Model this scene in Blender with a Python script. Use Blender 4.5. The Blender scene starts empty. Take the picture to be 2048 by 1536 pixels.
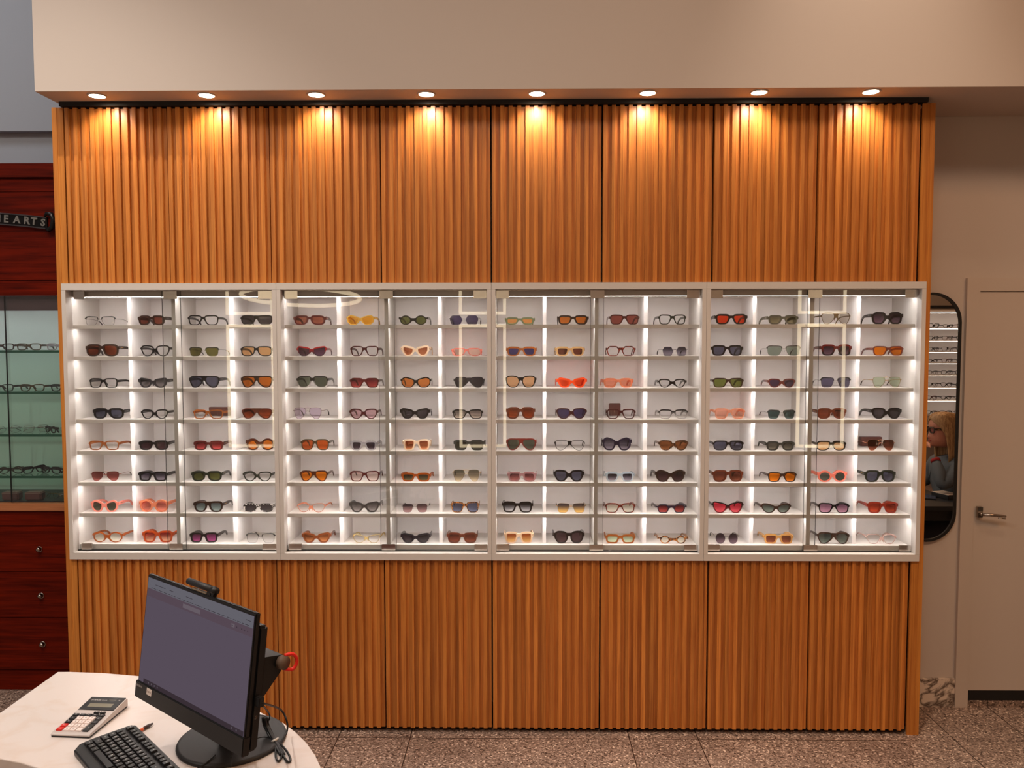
import bpy, bmesh, math, random
from mathutils import Vector, Matrix
random.seed(7)
C = bpy.context.scene.collection
R = math.radians
# ------------------------------------------------------------------ camera, world, exposure
FPX = 1600.466; YAW = .013151; PIT = .05509; ROL = -.0011653
CAM = Vector((0, -3.6, 1.81785))
_f = Vector((-math.sin(YAW)*math.cos(PIT), math.cos(YAW)*math.cos(PIT), -math.sin(PIT)))
_r0 = Vector((math.cos(YAW), math.sin(YAW), 0)); _u0 = _r0.cross(_f)
_r = _r0*math.cos(ROL)+_u0*math.sin(ROL); _u = -_r0*math.sin(ROL)+_u0*math.cos(ROL)
cd = bpy.data.cameras.new('camera'); cam = bpy.data.objects.new('camera', cd); C.objects.link(cam)
cd.sensor_width = 36; cd.lens = FPX/2048*36; cd.clip_start = .05
m3 = Matrix((_r, _u, -_f)).transposed(); cam.matrix_world = Matrix.Translation(CAM) @ m3.to_4x4()
bpy.context.scene.camera = cam
def atZ(x, y, Z):
    d = _f+_r*((x-1024)/FPX)-_u*((y-768)/FPX); return CAM+d*((Z-CAM.z)/d.z)
def atY(x, y, Y):
    d = _f+_r*((x-1024)/FPX)-_u*((y-768)/FPX); return CAM+d*((Y-CAM.y)/d.y)
sc = bpy.context.scene
sc.view_settings.view_transform = 'Standard'; sc.view_settings.look = 'None'
sc.view_settings.exposure = 0.0; sc.view_settings.gamma = 1; sc.view_settings.use_curve_mapping = False
sc.cycles.transparent_max_bounces = 24; sc.cycles.max_bounces = 10; sc.cycles.diffuse_bounces = 8
sc.cycles.caustics_reflective = False; sc.cycles.caustics_refractive = False
sc.cycles.sample_clamp_indirect = 8.0
w = bpy.data.worlds.new('world'); sc.world = w; w.use_nodes = True
w.node_tree.nodes['Background'].inputs[0].default_value = (.9, .8, .7, 1)
w.node_tree.nodes['Background'].inputs[1].default_value = .05
def lamp(name, kind, loc, energy, col, parent=None, rot=(0, 0, 0), **k):
    l = bpy.data.lights.new(name, kind); l.energy = energy; l.color = col
    for a, b in k.items(): setattr(l, a, b)
    o = bpy.data.objects.new(name, l); C.objects.link(o); o.location = loc; o.rotation_euler = rot
    if parent is not None: o.parent = parent
    return o
WARM = (1, .76, .53); NEUT = (1, .90, .80); COOL = (.86, .93, 1)
CEIL = 4.95
# ceiling spots in front of the bulkhead: (x, y, watts, colour)
# (x, y, watts, colour, cone)
FRONT_SPOTS = [(-2.05, -1.5, 235, NEUT, 92), (-.75, -1.5, 18, NEUT, 92), (.45, -1.5, 20, WARM, 92), (1.6, -1.5, 48, WARM, 80), (1.45, -.45, 250, (1, .80, .62), 50)]
# unseen fill panels added overhead to brighten the room: (x, y, w, d, watts, colour)
FILL_PANELS = [(-2.9, -2.9, 1.2, 1.2, 70, NEUT), (0, -3.7, 1.2, 1.2, 66, (1, .86, .74)), (3.2, -3.2, 1.2, 1.2, 72, (1, .52, .24)), (-3.6, -.6, .9, .9, 26, COOL)]
DOWN_W = 5.0
LED_L = 31.0
# ------------------------------------------------------------------ helpers
def lin(c): return tuple((v/255/12.92 if v/255 <= .04045 else ((v/255+.055)/1.055)**2.4) for v in c)
def tag(o, label=None, cat=None, group=None, kind=None):
    if label: o['label'] = label
    if cat: o['category'] = cat
    if group: o['group'] = group
    if kind: o['kind'] = kind
    return o
def empty(name, loc=(0, 0, 0), rz=0, label=None, cat=None, group=None):
    o = bpy.data.objects.new(name, None); C.objects.link(o); o.location = loc; o.rotation_euler = (0, 0, rz)
    o.empty_display_size = .05
    return tag(o, label, cat, group)
class MB:
    def __init__(s): s.v = []; s.f = []; s.m = []; s.sm = []
    def add(s, vs, fs, mi=0, sm=False):
        n = len(s.v); s.v += [tuple(p) for p in vs]; s.f += [tuple(i+n for i in f) for f in fs]; s.m += [mi]*len(fs); s.sm += [sm]*len(fs); return s
    def box(s, x0, x1, y0, y1, z0, z1, mi=0, M=None):
        vs = [(x, y, z) for x in (x0, x1) for y in (y0, y1) for z in (z0, z1)]
        if M is not None: vs = [M @ Vector(p) for p in vs]
        return s.add(vs, [(0, 1, 3, 2), (4, 6, 7, 5), (0, 4, 5, 1), (2, 3, 7, 6), (0, 2, 6, 4), (1, 5, 7, 3)], mi)
    def bbox(s, x0, x1, y0, y1, z0, z1, b=.002, mi=0, M=None):      # box with chamfered vertical and horizontal front edges
        bm = bmesh.new(); bmesh.ops.create_cube(bm, size=1)
        for v in bm.verts: v.co = Vector(((x0+x1)/2+v.co.x*(x1-x0), (y0+y1)/2+v.co.y*(y1-y0), (z0+z1)/2+v.co.z*(z1-z0)))
        bmesh.ops.bevel(bm, geom=bm.edges[:], offset=b, segments=2, affect='EDGES')
        bm.verts.index_update(); vs = [v.co.copy() for v in bm.verts]
        if M is not None: vs = [M @ p for p in vs]
        s.add(vs, [tuple(v.index for v in f.verts) for f in bm.faces], mi); bm.free(); return s
    def prism(s, pts, z0, z1, mi=0, M=None, axis='z'):
        n = len(pts)
        if axis == 'z': vs = [(x, y, z0) for x, y in pts]+[(x, y, z1) for x, y in pts]
        elif axis == 'y': vs = [(x, z0, y) for x, y in pts]+[(x, z1, y) for x, y in pts]
        else: vs = [(z0, x, y) for x, y in pts]+[(z1, x, y) for x, y in pts]
        if M is not None: vs = [M @ Vector(p) for p in vs]
        return s.add(vs, [tuple(range(n-1, -1, -1)), tuple(range(n, 2*n))]+[(i, (i+1) % n, n+(i+1) % n, n+i) for i in range(n)], mi)
    def tube(s, pts, r, n=8, mi=0, closed=False, caps=True):
        pts = [Vector(p) for p in pts]; L = len(pts); rr = r if isinstance(r, (list, tuple)) else [r]*L
        vs = []; up = None
        for i, p in enumerate(pts):
            a = pts[(i-1) % L] if (closed or i > 0) else p; b = pts[(i+1) % L] if (closed or i < L-1) else p
            t = (b-a).normalized()
            if up is None:
                up = Vector((0, 0, 1)) if abs(t.z) < .9 else Vector((1, 0, 0))
            sd = t.cross(up); sd.normalize(); up2 = sd.cross(t).normalized(); up = up2
            for k in range(n):
                an = 2*math.pi*k/n; vs.append(p+sd*math.cos(an)*rr[i]+up2*math.sin(an)*rr[i])
        fs = []
        for i in range(L if closed else L-1):
            j = (i+1) % L
            for k in range(n): fs.append((i*n+k, i*n+(k+1) % n, j*n+(k+1) % n, j*n+k))
        if not closed and caps: fs += [tuple(range(n-1, -1, -1)), tuple((L-1)*n+k for k in range(n))]
        return s.add(vs, fs, mi, True)
    def strip(s, pts, wd, th, mi=0):                              # swept rectangle: path pts with (half-height list, half-thickness list)
        pts = [Vector(p) for p in pts]; L = len(pts); vs = []
        for i, p in enumerate(pts):
            t = (pts[min(i+1, L-1)]-pts[max(i-1, 0)]).normalized(); sd = Vector((1, 0, 0)); sd = (sd-t*sd.dot(t)).normalized(); up = t.cross(sd)
            for a, b in ((-1, -1), (1, -1), (1, 1), (-1, 1)): vs.append(p+sd*a*th[i]+up*b*wd[i])
        fs = [(i*4+k, i*4+(k+1) % 4, i*4+4+(k+1) % 4, i*4+4+k) for i in range(L-1) for k in range(4)]
        fs += [(3, 2, 1, 0), tuple((L-1)*4+k for k in range(4))]
        return s.add(vs, fs, mi)
    def lathe(s, prof, cx=0, cy=0, n=24, mi=0, M=None):
        vs = []; L = len(prof)
        for r, z in prof:
            for k in range(n):
                a = 2*math.pi*k/n; p = Vector((cx+r*math.cos(a), cy+r*math.sin(a), z)); vs.append(M @ p if M is not None else p)
        fs = [(i*n+k, i*n+(k+1) % n, (i+1)*n+(k+1) % n, (i+1)*n+k) for i in range(L-1) for k in range(n)]
        fs += [tuple(range(n-1, -1, -1)), tuple((L-1)*n+k for k in range(n))]
        return s.add(vs, fs, mi, True)
    def build(s, name, mats, parent=None, loc=(0, 0, 0), rot=None):
        me = bpy.data.meshes.new(name); me.from_pydata([tuple(p) for p in s.v], [], s.f)
        if not isinstance(mats, (list, tuple)): mats = [mats]
        for m in mats: me.materials.append(m)
        me.polygons.foreach_set('material_index', s.m); me.polygons.foreach_set('use_smooth', s.sm)
        me.update(); bm = bmesh.new(); bm.from_mesh(me); bmesh.ops.recalc_face_normals(bm, faces=bm.faces); bm.to_mesh(me); bm.free()
        o = bpy.data.objects.new(name, me); C.objects.link(o); o.location = loc
        if rot: o.rotation_euler = rot
        if parent is not None: o.parent = parent
        return o
def smooth(P, k=4):
    P = [Vector(p) for p in P]; out = []
    for i in range(len(P)-1):
        a, b, c, d = P[max(i-1, 0)], P[i], P[i+1], P[min(i+2, len(P)-1)]
        for j in range(k):
            t = j/k; out.append(.5*((2*b)+(c-a)*t+(2*a-5*b+4*c-d)*t*t+(3*b-a-3*c+d)*t**3))
    return out+[P[-1]]
def box(name, x0, x1, y0, y1, z0, z1, mat, parent=None, b=0):
    m = MB(); (m.bbox(x0, x1, y0, y1, z0, z1, b) if b else m.box(x0, x1, y0, y1, z0, z1)); return m.build(name, mat, parent)
_tc = {}
def text(s, size, bold=0):
    k = (s, bold)
    if k not in _tc:
        cu = bpy.data.curves.new('t', 'FONT'); cu.body = s; cu.size = 1; cu.align_x = 'CENTER'; cu.align_y = 'CENTER'; cu.resolution_u = 2; cu.offset = bold
        o = bpy.data.objects.new('t', cu); C.objects.link(o); bpy.context.view_layer.update()
        me = bpy.data.meshes.new_from_object(o.evaluated_get(bpy.context.evaluated_depsgraph_get()))
        _tc[k] = ([v.co.copy() for v in me.vertices], [tuple(p.vertices) for p in me.polygons])
        bpy.data.objects.remove(o); bpy.data.meshes.remove(me)
    v, f = _tc[k]; return [p*size for p in v], f
# ------------------------------------------------------------------ materials
def newmat(name):
    m = bpy.data.materials.new(name); m.use_nodes = True; nt = m.node_tree; return m, nt, nt.nodes, nt.links, nt.nodes['Principled BSDF']
def pm(name, col, rough=.5, metal=0, emit=None, es=0, spec=.5, bump=0, bscale=50):
    m, nt, N, L, b = newmat(name); b.inputs['Base Color'].default_value = (*lin(col), 1); b.inputs['Roughness'].default_value = rough; b.inputs['Metallic'].default_value = metal
    b.inputs['Specular IOR Level'].default_value = spec
    if emit: b.inputs['Emission Color'].default_value = (*emit, 1); b.inputs['Emission Strength'].default_value = es
    if bump:
        n = N.new('ShaderNodeTexNoise'); n.inputs['Scale'].default_value = bscale; n.inputs['Detail'].default_value = 4
        u = N.new('ShaderNodeBump'); u.inputs['Strength'].default_value = bump; u.inputs['Distance'].default_value = .002
        L.new(n.outputs['Fac'], u.inputs['Height']); L.new(u.outputs[0], b.inputs['Normal'])
    return m
def emis(name, col, s):
    m = bpy.data.materials.new(name); m.use_nodes = True; N = m.node_tree.nodes; N.clear(); e = N.new('ShaderNodeEmission'); o = N.new('ShaderNodeOutputMaterial')
    e.inputs[0].default_value = (*col, 1); e.inputs[1].default_value = s; m.node_tree.links.new(e.outputs[0], o.inputs[0]); return m
def math_(N, L, op, a, b=None):
    n = N.new('ShaderNodeMath'); n.operation = op
    for i, v in enumerate((a, b)):
        if v is None: continue
        if isinstance(v, (int, float)): n.inputs[i].default_value = v
        else: L.new(v, n.inputs[i])
    return n.outputs[0]
def wood(name, c0, c1, scale, rough=.42, cell=None, var=.25, bump=.15, spec=.4):
    m, nt, N, L, b = newmat(name); b.inputs['Roughness'].default_value = rough; b.inputs['Specular IOR Level'].default_value = spec
    tc = N.new('ShaderNodeTexCoord'); oi = N.new('ShaderNodeObjectInfo')
    add = N.new('ShaderNodeVectorMath'); add.operation = 'MULTIPLY_ADD'; L.new(tc.outputs['Object'], add.inputs[0]); add.inputs[1].default_value = scale
    off = N.new('ShaderNodeVectorMath'); off.operation = 'SCALE'; off.inputs[0].default_value = (37, 11, 23); L.new(oi.outputs['Random'], off.inputs['Scale']); L.new(off.outputs[0], add.inputs[2])
    vec = add.outputs[0]; val = None
    if cell:
        sx = N.new('ShaderNodeSeparateXYZ'); L.new(tc.outputs['Object'], sx.inputs[0])
        fl = math_(N, L, 'FLOOR', math_(N, L, 'ADD', math_(N, L, 'DIVIDE', sx.outputs[0], cell), 500.0))
        wn = N.new('ShaderNodeTexWhiteNoise'); wn.noise_dimensions = '2D'; cx = N.new('ShaderNodeCombineXYZ'); L.new(fl, cx.inputs[0]); L.new(oi.outputs['Random'], cx.inputs[1]); L.new(cx.outputs[0], wn.inputs['Vector'])
        a2 = N.new('ShaderNodeVectorMath'); a2.operation = 'MULTIPLY_ADD'; L.new(wn.outputs['Color'], a2.inputs[0]); a2.inputs[1].default_value = (50, 50, 9); L.new(vec, a2.inputs[2]); vec = a2.outputs[0]
        val = wn.outputs['Value']
    n1 = N.new('ShaderNodeTexNoise'); n1.inputs['Scale'].default_value = 1; n1.inputs['Detail'].default_value = 5; n1.inputs['Roughness'].default_value = .6; n1.inputs['Distortion'].default_value = .4; L.new(vec, n1.inputs['Vector'])
    n2 = N.new('ShaderNodeTexNoise'); n2.inputs['Scale'].default_value = 4; n2.inputs['Detail'].default_value = 2; L.new(vec, n2.inputs['Vector'])
    mx = math_(N, L, 'ADD', math_(N, L, 'MULTIPLY', n1.outputs['Fac'], .7), math_(N, L, 'MULTIPLY', n2.outputs['Fac'], .3))
    cr = N.new('ShaderNodeValToRGB'); cr.color_ramp.elements[0].position = .36; cr.color_ramp.elements[1].position = .64
    cr.color_ramp.elements[0].color = (*lin(c0), 1); cr.color_ramp.elements[1].color = (*lin(c1), 1); L.new(mx, cr.inputs[0]); col = cr.outputs[0]
    if val is not None:
        hs = N.new('ShaderNodeHueSaturation'); L.new(col, hs.inputs['Color']); L.new(math_(N, L, 'ADD', math_(N, L, 'MULTIPLY', val, var*2), 1-var), hs.inputs['Value']); col = hs.outputs[0]
    L.new(col, b.inputs['Base Color'])
    u = N.new('ShaderNodeBump'); u.inputs['Strength'].default_value = bump; u.inputs['Distance'].default_value = .001; L.new(mx, u.inputs['Height']); L.new(u.outputs[0], b.inputs['Normal'])
    return m
def glass(name, tint, k=1.0, rough=0.0, ior=1.5):
    m = bpy.data.materials.new(name); m.use_nodes = True; N = m.node_tree.nodes; L = m.node_tree.links; N.clear()
    o = N.new('ShaderNodeOutputMaterial'); mx = N.new('ShaderNodeMixShader'); t = N.new('ShaderNodeBsdfTransparent'); g = N.new('ShaderNodeBsdfGlossy')
    t.inputs[0].default_value = (*tint, 1); g.inputs['Roughness'].default_value = rough
    ge = N.new('ShaderNodeNewGeometry'); fr = N.new('ShaderNodeFresnel')
    io = math_(N, L, 'ADD', math_(N, L, 'MULTIPLY', ge.outputs['Backfacing'], 1/ior-ior), ior); L.new(io, fr.inputs['IOR'])
    fac = math_(N, L, 'MINIMUM', math_(N, L, 'MULTIPLY', fr.outputs[0], k), .5)
    L.new(fac, mx.inputs[0]); L.new(t.outputs[0], mx.inputs[1]); L.new(g.outputs[0], mx.inputs[2]); L.new(mx.outputs[0], o.inputs[0]); return m
M = {}
M['oak'] = wood('oak_slat', (169, 96, 36), (211, 135, 60), (80, 80, 2.0), cell=.0194, var=.19, rough=.4, spec=.5)
M['oak_plain'] = wood('oak_panel', (172, 100, 38), (206, 134, 58), (60, 60, 1.6))
M['maho'] = wood('mahogany', (62, 7, 0), (108, 22, 2), (1.8, 30, 34), rough=.45, spec=.12)
M['maho_lit'] = wood('mahogany_lit_ledge', (150, 92, 58), (178, 116, 76), (1.8, 30, 34), rough=.35)  # mahogany lightened: the light on the ledge is put into its colour
M['white'] = pm('white_melamine', (208, 202, 197), .45)
M['whitein'] = pm('white_lining', (246, 242, 242), .5)
M['wall'] = pm('wall_paint', (200, 188, 178), .85, bump=.05, bscale=180)
M['wallg'] = pm('wall_paint_grey', (172, 176, 184), .85, bump=.05, bscale=180)
M['walld'] = pm('wall_paint_back', (150, 138, 126), .85)
M['door'] = pm('door_paint', (200, 186, 174), .6)
M['black'] = pm('black_paint', (14, 13, 14), .6)
M['blackp'] = pm('black_plastic', (20, 19, 20), .42)
M['dkplastic'] = pm('dark_plastic', (30, 28, 29), .5)
M['chrome'] = pm('chrome', (222, 218, 214), .24, 1)
M['nickel'] = pm('brushed_nickel', (170, 160, 150), .25, 1)
M['glass'] = glass('door_glass', (.978, .985, .98), 1.25)
M['glassg'] = glass('shelf_glass', (.82, .93, .88))
M['glassedge'] = pm('glass_edge', (8, 74, 54), .3)
M['mirror'] = pm('mirror_silver', (235, 235, 235), .01, 1)
M['led'] = emis('led_strip', (1, .93, .89), LED_L)
M['ledwarm'] = emis('led_warm', (1, .80, .52), 5.5)
M['disc'] = emis('lamp_disc', (1, .86, .66), 30)
M['panel'] = emis('panel_lamp', (1, .93, .84), 3)
M['bluegreen'] = pm('cabinet_back', (196, 214, 208), .6)
# floor: polished aggregate slabs with thin joints
def floor_mat():
    m, nt, N, L, b = newmat('floor_aggregate'); b.inputs['Roughness'].default_value = .38
    ge = N.new('ShaderNodeTexCoord'); v = N.new('ShaderNodeTexVoronoi'); v.inputs['Scale'].default_value = 150; L.new(ge.outputs['Object'], v.inputs['Vector'])
    n = N.new('ShaderNodeTexNoise'); n.inputs['Scale'].default_value = 3.0; n.inputs['Detail'].default_value = 6; L.new(ge.outputs['Object'], n.inputs['Vector'])
    cr = N.new('ShaderNodeValToRGB'); e = cr.color_ramp.elements; e[0].position = 0; e[0].color = (*lin((58, 46, 40)), 1); e[1].position = 1; e[1].color = (*lin((224, 200, 180)), 1)
    for p, c in ((.10, (92, 74, 64)), (.25, (122, 102, 90)), (.72, (148, 126, 112)), (.9, (176, 150, 134))):
        q = e.new(p); q.color = (*lin(c), 1)
    sp = N.new('ShaderNodeSeparateColor'); L.new(v.outputs['Color'], sp.inputs[0]); L.new(sp.outputs[0], cr.inputs[0])
    mx = N.new('ShaderNodeMix'); mx.data_type = 'RGBA'; mx.blend_type = 'MULTIPLY'; mx.inputs[0].default_value = .6; L.new(cr.outputs[0], mx.inputs[6])
    cr2 = N.new('ShaderNodeValToRGB'); cr2.color_ramp.elements[0].position = .35; cr2.color_ramp.elements[0].color = (.62, .6, .6, 1); cr2.color_ramp.elements[1].position = .65; L.new(n.outputs['Fac'], cr2.inputs[0]); L.new(cr2.outputs[0], mx.inputs[7])
    sx = N.new('ShaderNodeSeparateXYZ'); L.new(ge.outputs['Object'], sx.inputs[0]); fac = None
    for ax, vals in ((0, (-3.2, -2.2, -1.86, -.845, -.515, .487, .80, 1.963, 2.3, 3.4, 4.5)), (1, (-.04, -1.25, -2.46, -3.67, -4.9, .9))):
        for q in vals:
            d = math_(N, L, 'LESS_THAN', math_(N, L, 'ABSOLUTE', math_(N, L, 'SUBTRACT', sx.outputs[ax], q)), .0022)
            fac = d if fac is None else math_(N, L, 'MAXIMUM', fac, d)
    m2 = N.new('ShaderNodeMix'); m2.data_type = 'RGBA'; L.new(fac, m2.inputs[0]); L.new(mx.outputs[2], m2.inputs[6]); m2.inputs[7].default_value = (*lin((40, 28, 22)), 1)
    L.new(m2.outputs[2], b.inputs['Base Color']); return m
M['floor'] = floor_mat()
def marble(name, base, vein, sc_, th=.04, amt=.8, rough=.25):
    m, nt, N, L, b = newmat(name); b.inputs['Roughness'].default_value = rough
    tc = N.new('ShaderNodeTexCoord'); n = N.new('ShaderNodeTexNoise'); n.inputs['Scale'].default_value = sc_; n.inputs['Detail'].default_value = 5; n.inputs['Distortion'].default_value = 1.4; L.new(tc.outputs['Object'], n.inputs['Vector'])
    d = math_(N, L, 'ABSOLUTE', math_(N, L, 'SUBTRACT', n.outputs['Fac'], .5)); k = math_(N, L, 'SUBTRACT', 1.0, math_(N, L, 'MINIMUM', math_(N, L, 'DIVIDE', d, th), 1.0))
    k = math_(N, L, 'MULTIPLY', k, amt); mx = N.new('ShaderNodeMix'); mx.data_type = 'RGBA'; L.new(k, mx.inputs[0]); mx.inputs[6].default_value = (*lin(base), 1); mx.inputs[7].default_value = (*lin(vein), 1); L.new(mx.outputs[2], b.inputs['Base Color']); return m
M['marble'] = marble('marble_skirting', (222, 206, 190), (92, 76, 66), 4.5, .05, 1.0)
M['tabletop'] = marble('marble_table', (220, 209, 204), (212, 194, 182), 3, .05, .5, .3)
# ------------------------------------------------------------------ room shell
def struct(o): o['kind'] = 'structure'; return o
struct(box('floor', -5.4, 6.4, -6.2, 1.2, -.05, 0, M['floor']))
struct(box('ceiling', -5.4, 6.4, -6.2, 1.2, CEIL, CEIL+.1, M['wall']))
struct(box('wall_back', -2.10, 6.4, .308, .408, 0, CEIL, M['wall']))
struct(box('wall_return', -2.10, -2.0, .41, .949, 0, CEIL, M['wallg']))
struct(box('wall_left', -5.4, -5.3, -6.2, 1.2, 0, CEIL, M['wallg']))
struct(box('wall_right', 6.3, 6.4, -6.2, 1.2, 0, CEIL, M['wall']))
struct(box('wall_front', -5.3, 6.3, -6.2, -5.75, 0, CEIL, M['walld']))
struct(box('wall_alcove', -5.3, -2.10, .95, 1.05, 0, CEIL, M['wallg']))
struct(box('trim_1', -5.3, -2.10, .90, .95, 2.985, CEIL, M['wallg']))
struct(box('wall_bulkhead', -2.08, 6.3, -.149, .306, 2.8785, CEIL, M['wall']))
struct(box('trim_2', -2.062, 1.782, -.004, .29, 2.8585, 2.8783, M['black']))
# right wall: door with casing, marble skirting
cz = MB(); cz.box(2.1366, 2.1985, .290, .308, 0, 2.112).box(2.1985, 3.16, .290, .308, 2.05, 2.112).box(3.10, 3.16, .290, .308, 0, 2.05)
struct(cz.build('trim_3', M['door']))
dr = struct(box('door_1', 2.2005, 3.098, .298, .3079, .085, 2.048, M['door']))
struct(box('door_gap_shade', 2.1995, 3.10, .300, .3078, .034, .083, M['black']))  # black strip standing in for the shade in the gap under the door
struct(box('trim_5', 2.1995, 3.10, .298, .3078, .0, .033, M['floor']))
hd = MB(); hd.bbox(2.212, 2.237, .276, .298, .952, 1.005, .002)
hd.tube([(2.224, .276, .972), (2.224, .262, .972)], .008, 10)
hd.tube([(2.224, .258, .972), (2.28, .254, .969), (2.318, .254, .966), (2.334, .256, .963)], [.008, .0075, .0065, .0055], 10)
hd.tube([(2.30, .257, .955), (2.334, .257, .952)], .0035, 8)
o = hd.build('door_handle', M['nickel'], dr); o['label'] = 'satin nickel lever handle'
struct(box('baseboard_right', 1.821, 2.1365, .296, .308, 0, .143, M['marble']))
# ------------------------------------------------------------------ wood unit: slatted doors, end panels, dark plinth
ZT = 2.857; Z1 = 2.0739; Z0 = .8137
UG = [-2.0524, -1.5907, -1.1317, -.6349, -.1399, .3555, .8494, 1.3114, 1.7642]
ORD = ['first', 'second', 'third', 'fourth', 'fifth', 'sixth', 'seventh', 'eighth']
def slat_door(x0, x1, z0, z1, label, group):
    n = 12 if (x1-x0) < .48 else 13; x0 += .0036; x1 -= .0036; p = (x1-x0)/n; cx = (x0+x1)/2
    t = empty('slatted_door', (cx, .0235, z0), 0, label, 'cabinet door', group)
    h = z1-z0
    MB().box(x0-cx, x1-cx, .0, .018, .001, h-.004).build('backing_panel', M['oak'], t)
    s = MB()
    for i in range(n):
        a = x0-cx+i*p+p*.25; bw = p*.25
        s.bbox(a-bw, a+bw, -.0115, 0.0, 0, h, .001)
    s.build('slats', M['oak'], t); return t
posn = lambda i, n: 'leftmost' if i == 0 else 'rightmost' if i == n-1 else ORD[i]+' from left'
for i in range(8):
    slat_door(UG[i], UG[i+1], Z1+.001, ZT, 'slatted oak upper cabinet door, %s of eight under the downlights' % posn(i, 8), 'slatted doors above the display')
    slat_door(UG[i], UG[i+1], .020, Z0-.003, 'slatted oak lower cabinet door, %s of eight near the floor' % posn(i, 8), 'slatted doors below the display')
for nm, a, b, l in (('l', -2.104, -2.055, 'narrow flat oak end panel at the left end of the wall unit'), ('r', 1.767, 1.820, 'narrow flat oak end panel at the right end of the wall unit')):
    o = MB()
    if nm == 'l': o.box(-2.104, -2.0825, .010, .300, 0, ZT).box(-2.0825, -2.055, .012, .0235, Z1+.001, ZT).box(-2.0825, -2.055, .012, .0235, 0.0, Z0-.002)
    else: o.box(1.7988, 1.820, .010, .300, 0, ZT).box(1.767, 1.7988, .012, .0235, Z1+.001, ZT).box(1.767, 1.7988, .012, .0235, 0.0, Z0-.002)
    tag(o.build('end_panel', M['oak_plain']), l, 'panel')
tag(box('plinth', -2.06, 1.765, .055, .29, 0, .017, M['black']), 'dark recessed plinth running under the lower slatted doors', 'plinth')
# ------------------------------------------------------------------ four glazed display cabinets
XS = [-2.0812, -1.1077, -.1402, .8227, 1.7973]
DIV = [[.2511, .2719, .4737, .491, .7235, .7488], [.249, .2712, .4776, .495, .7161, .7357], [.2321, .2517, .4691, .4855, .696, .7178], [.2306, .2509, .4806, .4994, .7055, .7258]]
OVL = [(.4378, .5204), (.4528, .5246), (.4485, .5097), (.4625, .5209)]
CLA = [[(.037, .085), (.447, .509), (.880, .944)], [(.026, .087), (.458, .521), (.886, .945)], [(.020, .079), (.447, .5105), (.882, .9435)], [(.022, .081), (.464, .527), (.897, .952)]]
SH = [1.8872, 1.7434, 1.5971, 1.4525, 1.3061, 1.1602, 1.0148, .870]
CN = ['leftmost', 'second', 'third', 'rightmost']
SW = .019; TH = .0153
for s in range(4):
    X0 = XS[s]; W = XS[s+1]-X0; t = empty('display_cabinet', (X0, 0, Z0), 0,
        'white glass-fronted display cabinet full of eyewear, %s of the four in the row' % (CN[s] if s in (0, 3) else CN[s]+' from left'), 'display cabinet', 'white display cabinets')
    z = lambda q: q-Z0
    g = .0006
    m = MB(); m.box(g, W-g, 0, .295, z(Z1)-.0295, z(Z1)).box(g, W-g, 0, .295, 0, .0305); m.box(g, SW, 0, .295, .0305+g, z(Z1)-.0295-g).box(W-SW, W-g, 0, .295, .0305+g, z(Z1)-.0295-g)
    m.build('outer_frame', M['white'], t)
    box('back_panel', SW, W-SW, .290, .2945, .031, z(Z1)-.030, M['whitein'], t)
    MB().box(SW, W-SW, .058, .2895, z(2.017), z(2.0439)).box(SW, W-SW, .058, .0602, z(2.0156), z(2.017)).build('valance', M['white'], t)
    box('base_board', SW, W-SW, .058, .2895, .0306, z(.870), M['white'], t)
    d = DIV[s]
    for k in range(7): MB().box(SW, W-SW, .058, .2895, z(SH[k])-TH, z(SH[k])).box(SW, W-SW, .058, .0602, z(SH[k])-TH-.0014, z(SH[k])-TH).build('shelf', M['white'], t)
    for r in range(8):
        zt = z(2.017) if r == 0 else z(SH[r-1])-TH; zb = z(SH[r])
        for (a, b, y) in ((d[0], d[1], .092), (d[4], d[5], .092)): box('divider', a+.002, b-.002, y, .2894, zb, zt, M['whitein'], t)
        for (a, b) in ((SW+.012, d[2]-.006), (d[3]+.006, W-SW-.012)): box('led_strip', a, b, .0608, .0765, zt-.0010, zt-.0001, M['led'], t)
    box('centre_post', d[2], d[3], .0575, .2893, z(.870), z(2.017), M['white'], t)
    box('shadowed_track', SW+.001, W-SW-.001, .036, .054, .0308, .0355, M['black'], t)  # door track in black, standing in for the shadow below the base board
    box('top_track', SW+.001, W-SW-.001, .036, .054, z(2.0405), z(2.0438), M['nickel'], t)
    for side in (0, 1):
        a, b = (SW+.002, OVL[s][1]) if side == 0 else (OVL[s][0], W-SW-.002); y = .0475 if side == 0 else .0395
        dd = box('glass_door', a, b, y, y+.005, z(.8495), z(2.0400), M['glass'], t)
        ed = MB(); xe = b-.0008 if side == 0 else a; ed.box(xe, xe+.0008, y-.0001, y+.0051, z(.8495), z(2.04)); o = ed.build('door_edge', M['blackp'], dd)
        for ci in ((0,) if side == 0 else (1, 2)):
            ca, cb = CLA[s][ci]
            for (u, v) in ((2.0048, 2.0443-.0035), (.8500, .878)):
                yy = (.034, .0385) if side else (.034, .0468)
                mm = MB(); mm.bbox(max(ca, SW+.0015), min(cb, W-SW-.0015), yy[0], yy[1], z(u), z(v), .0012); mm.build('chrome_clamp', M['chrome'], dd)
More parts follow.
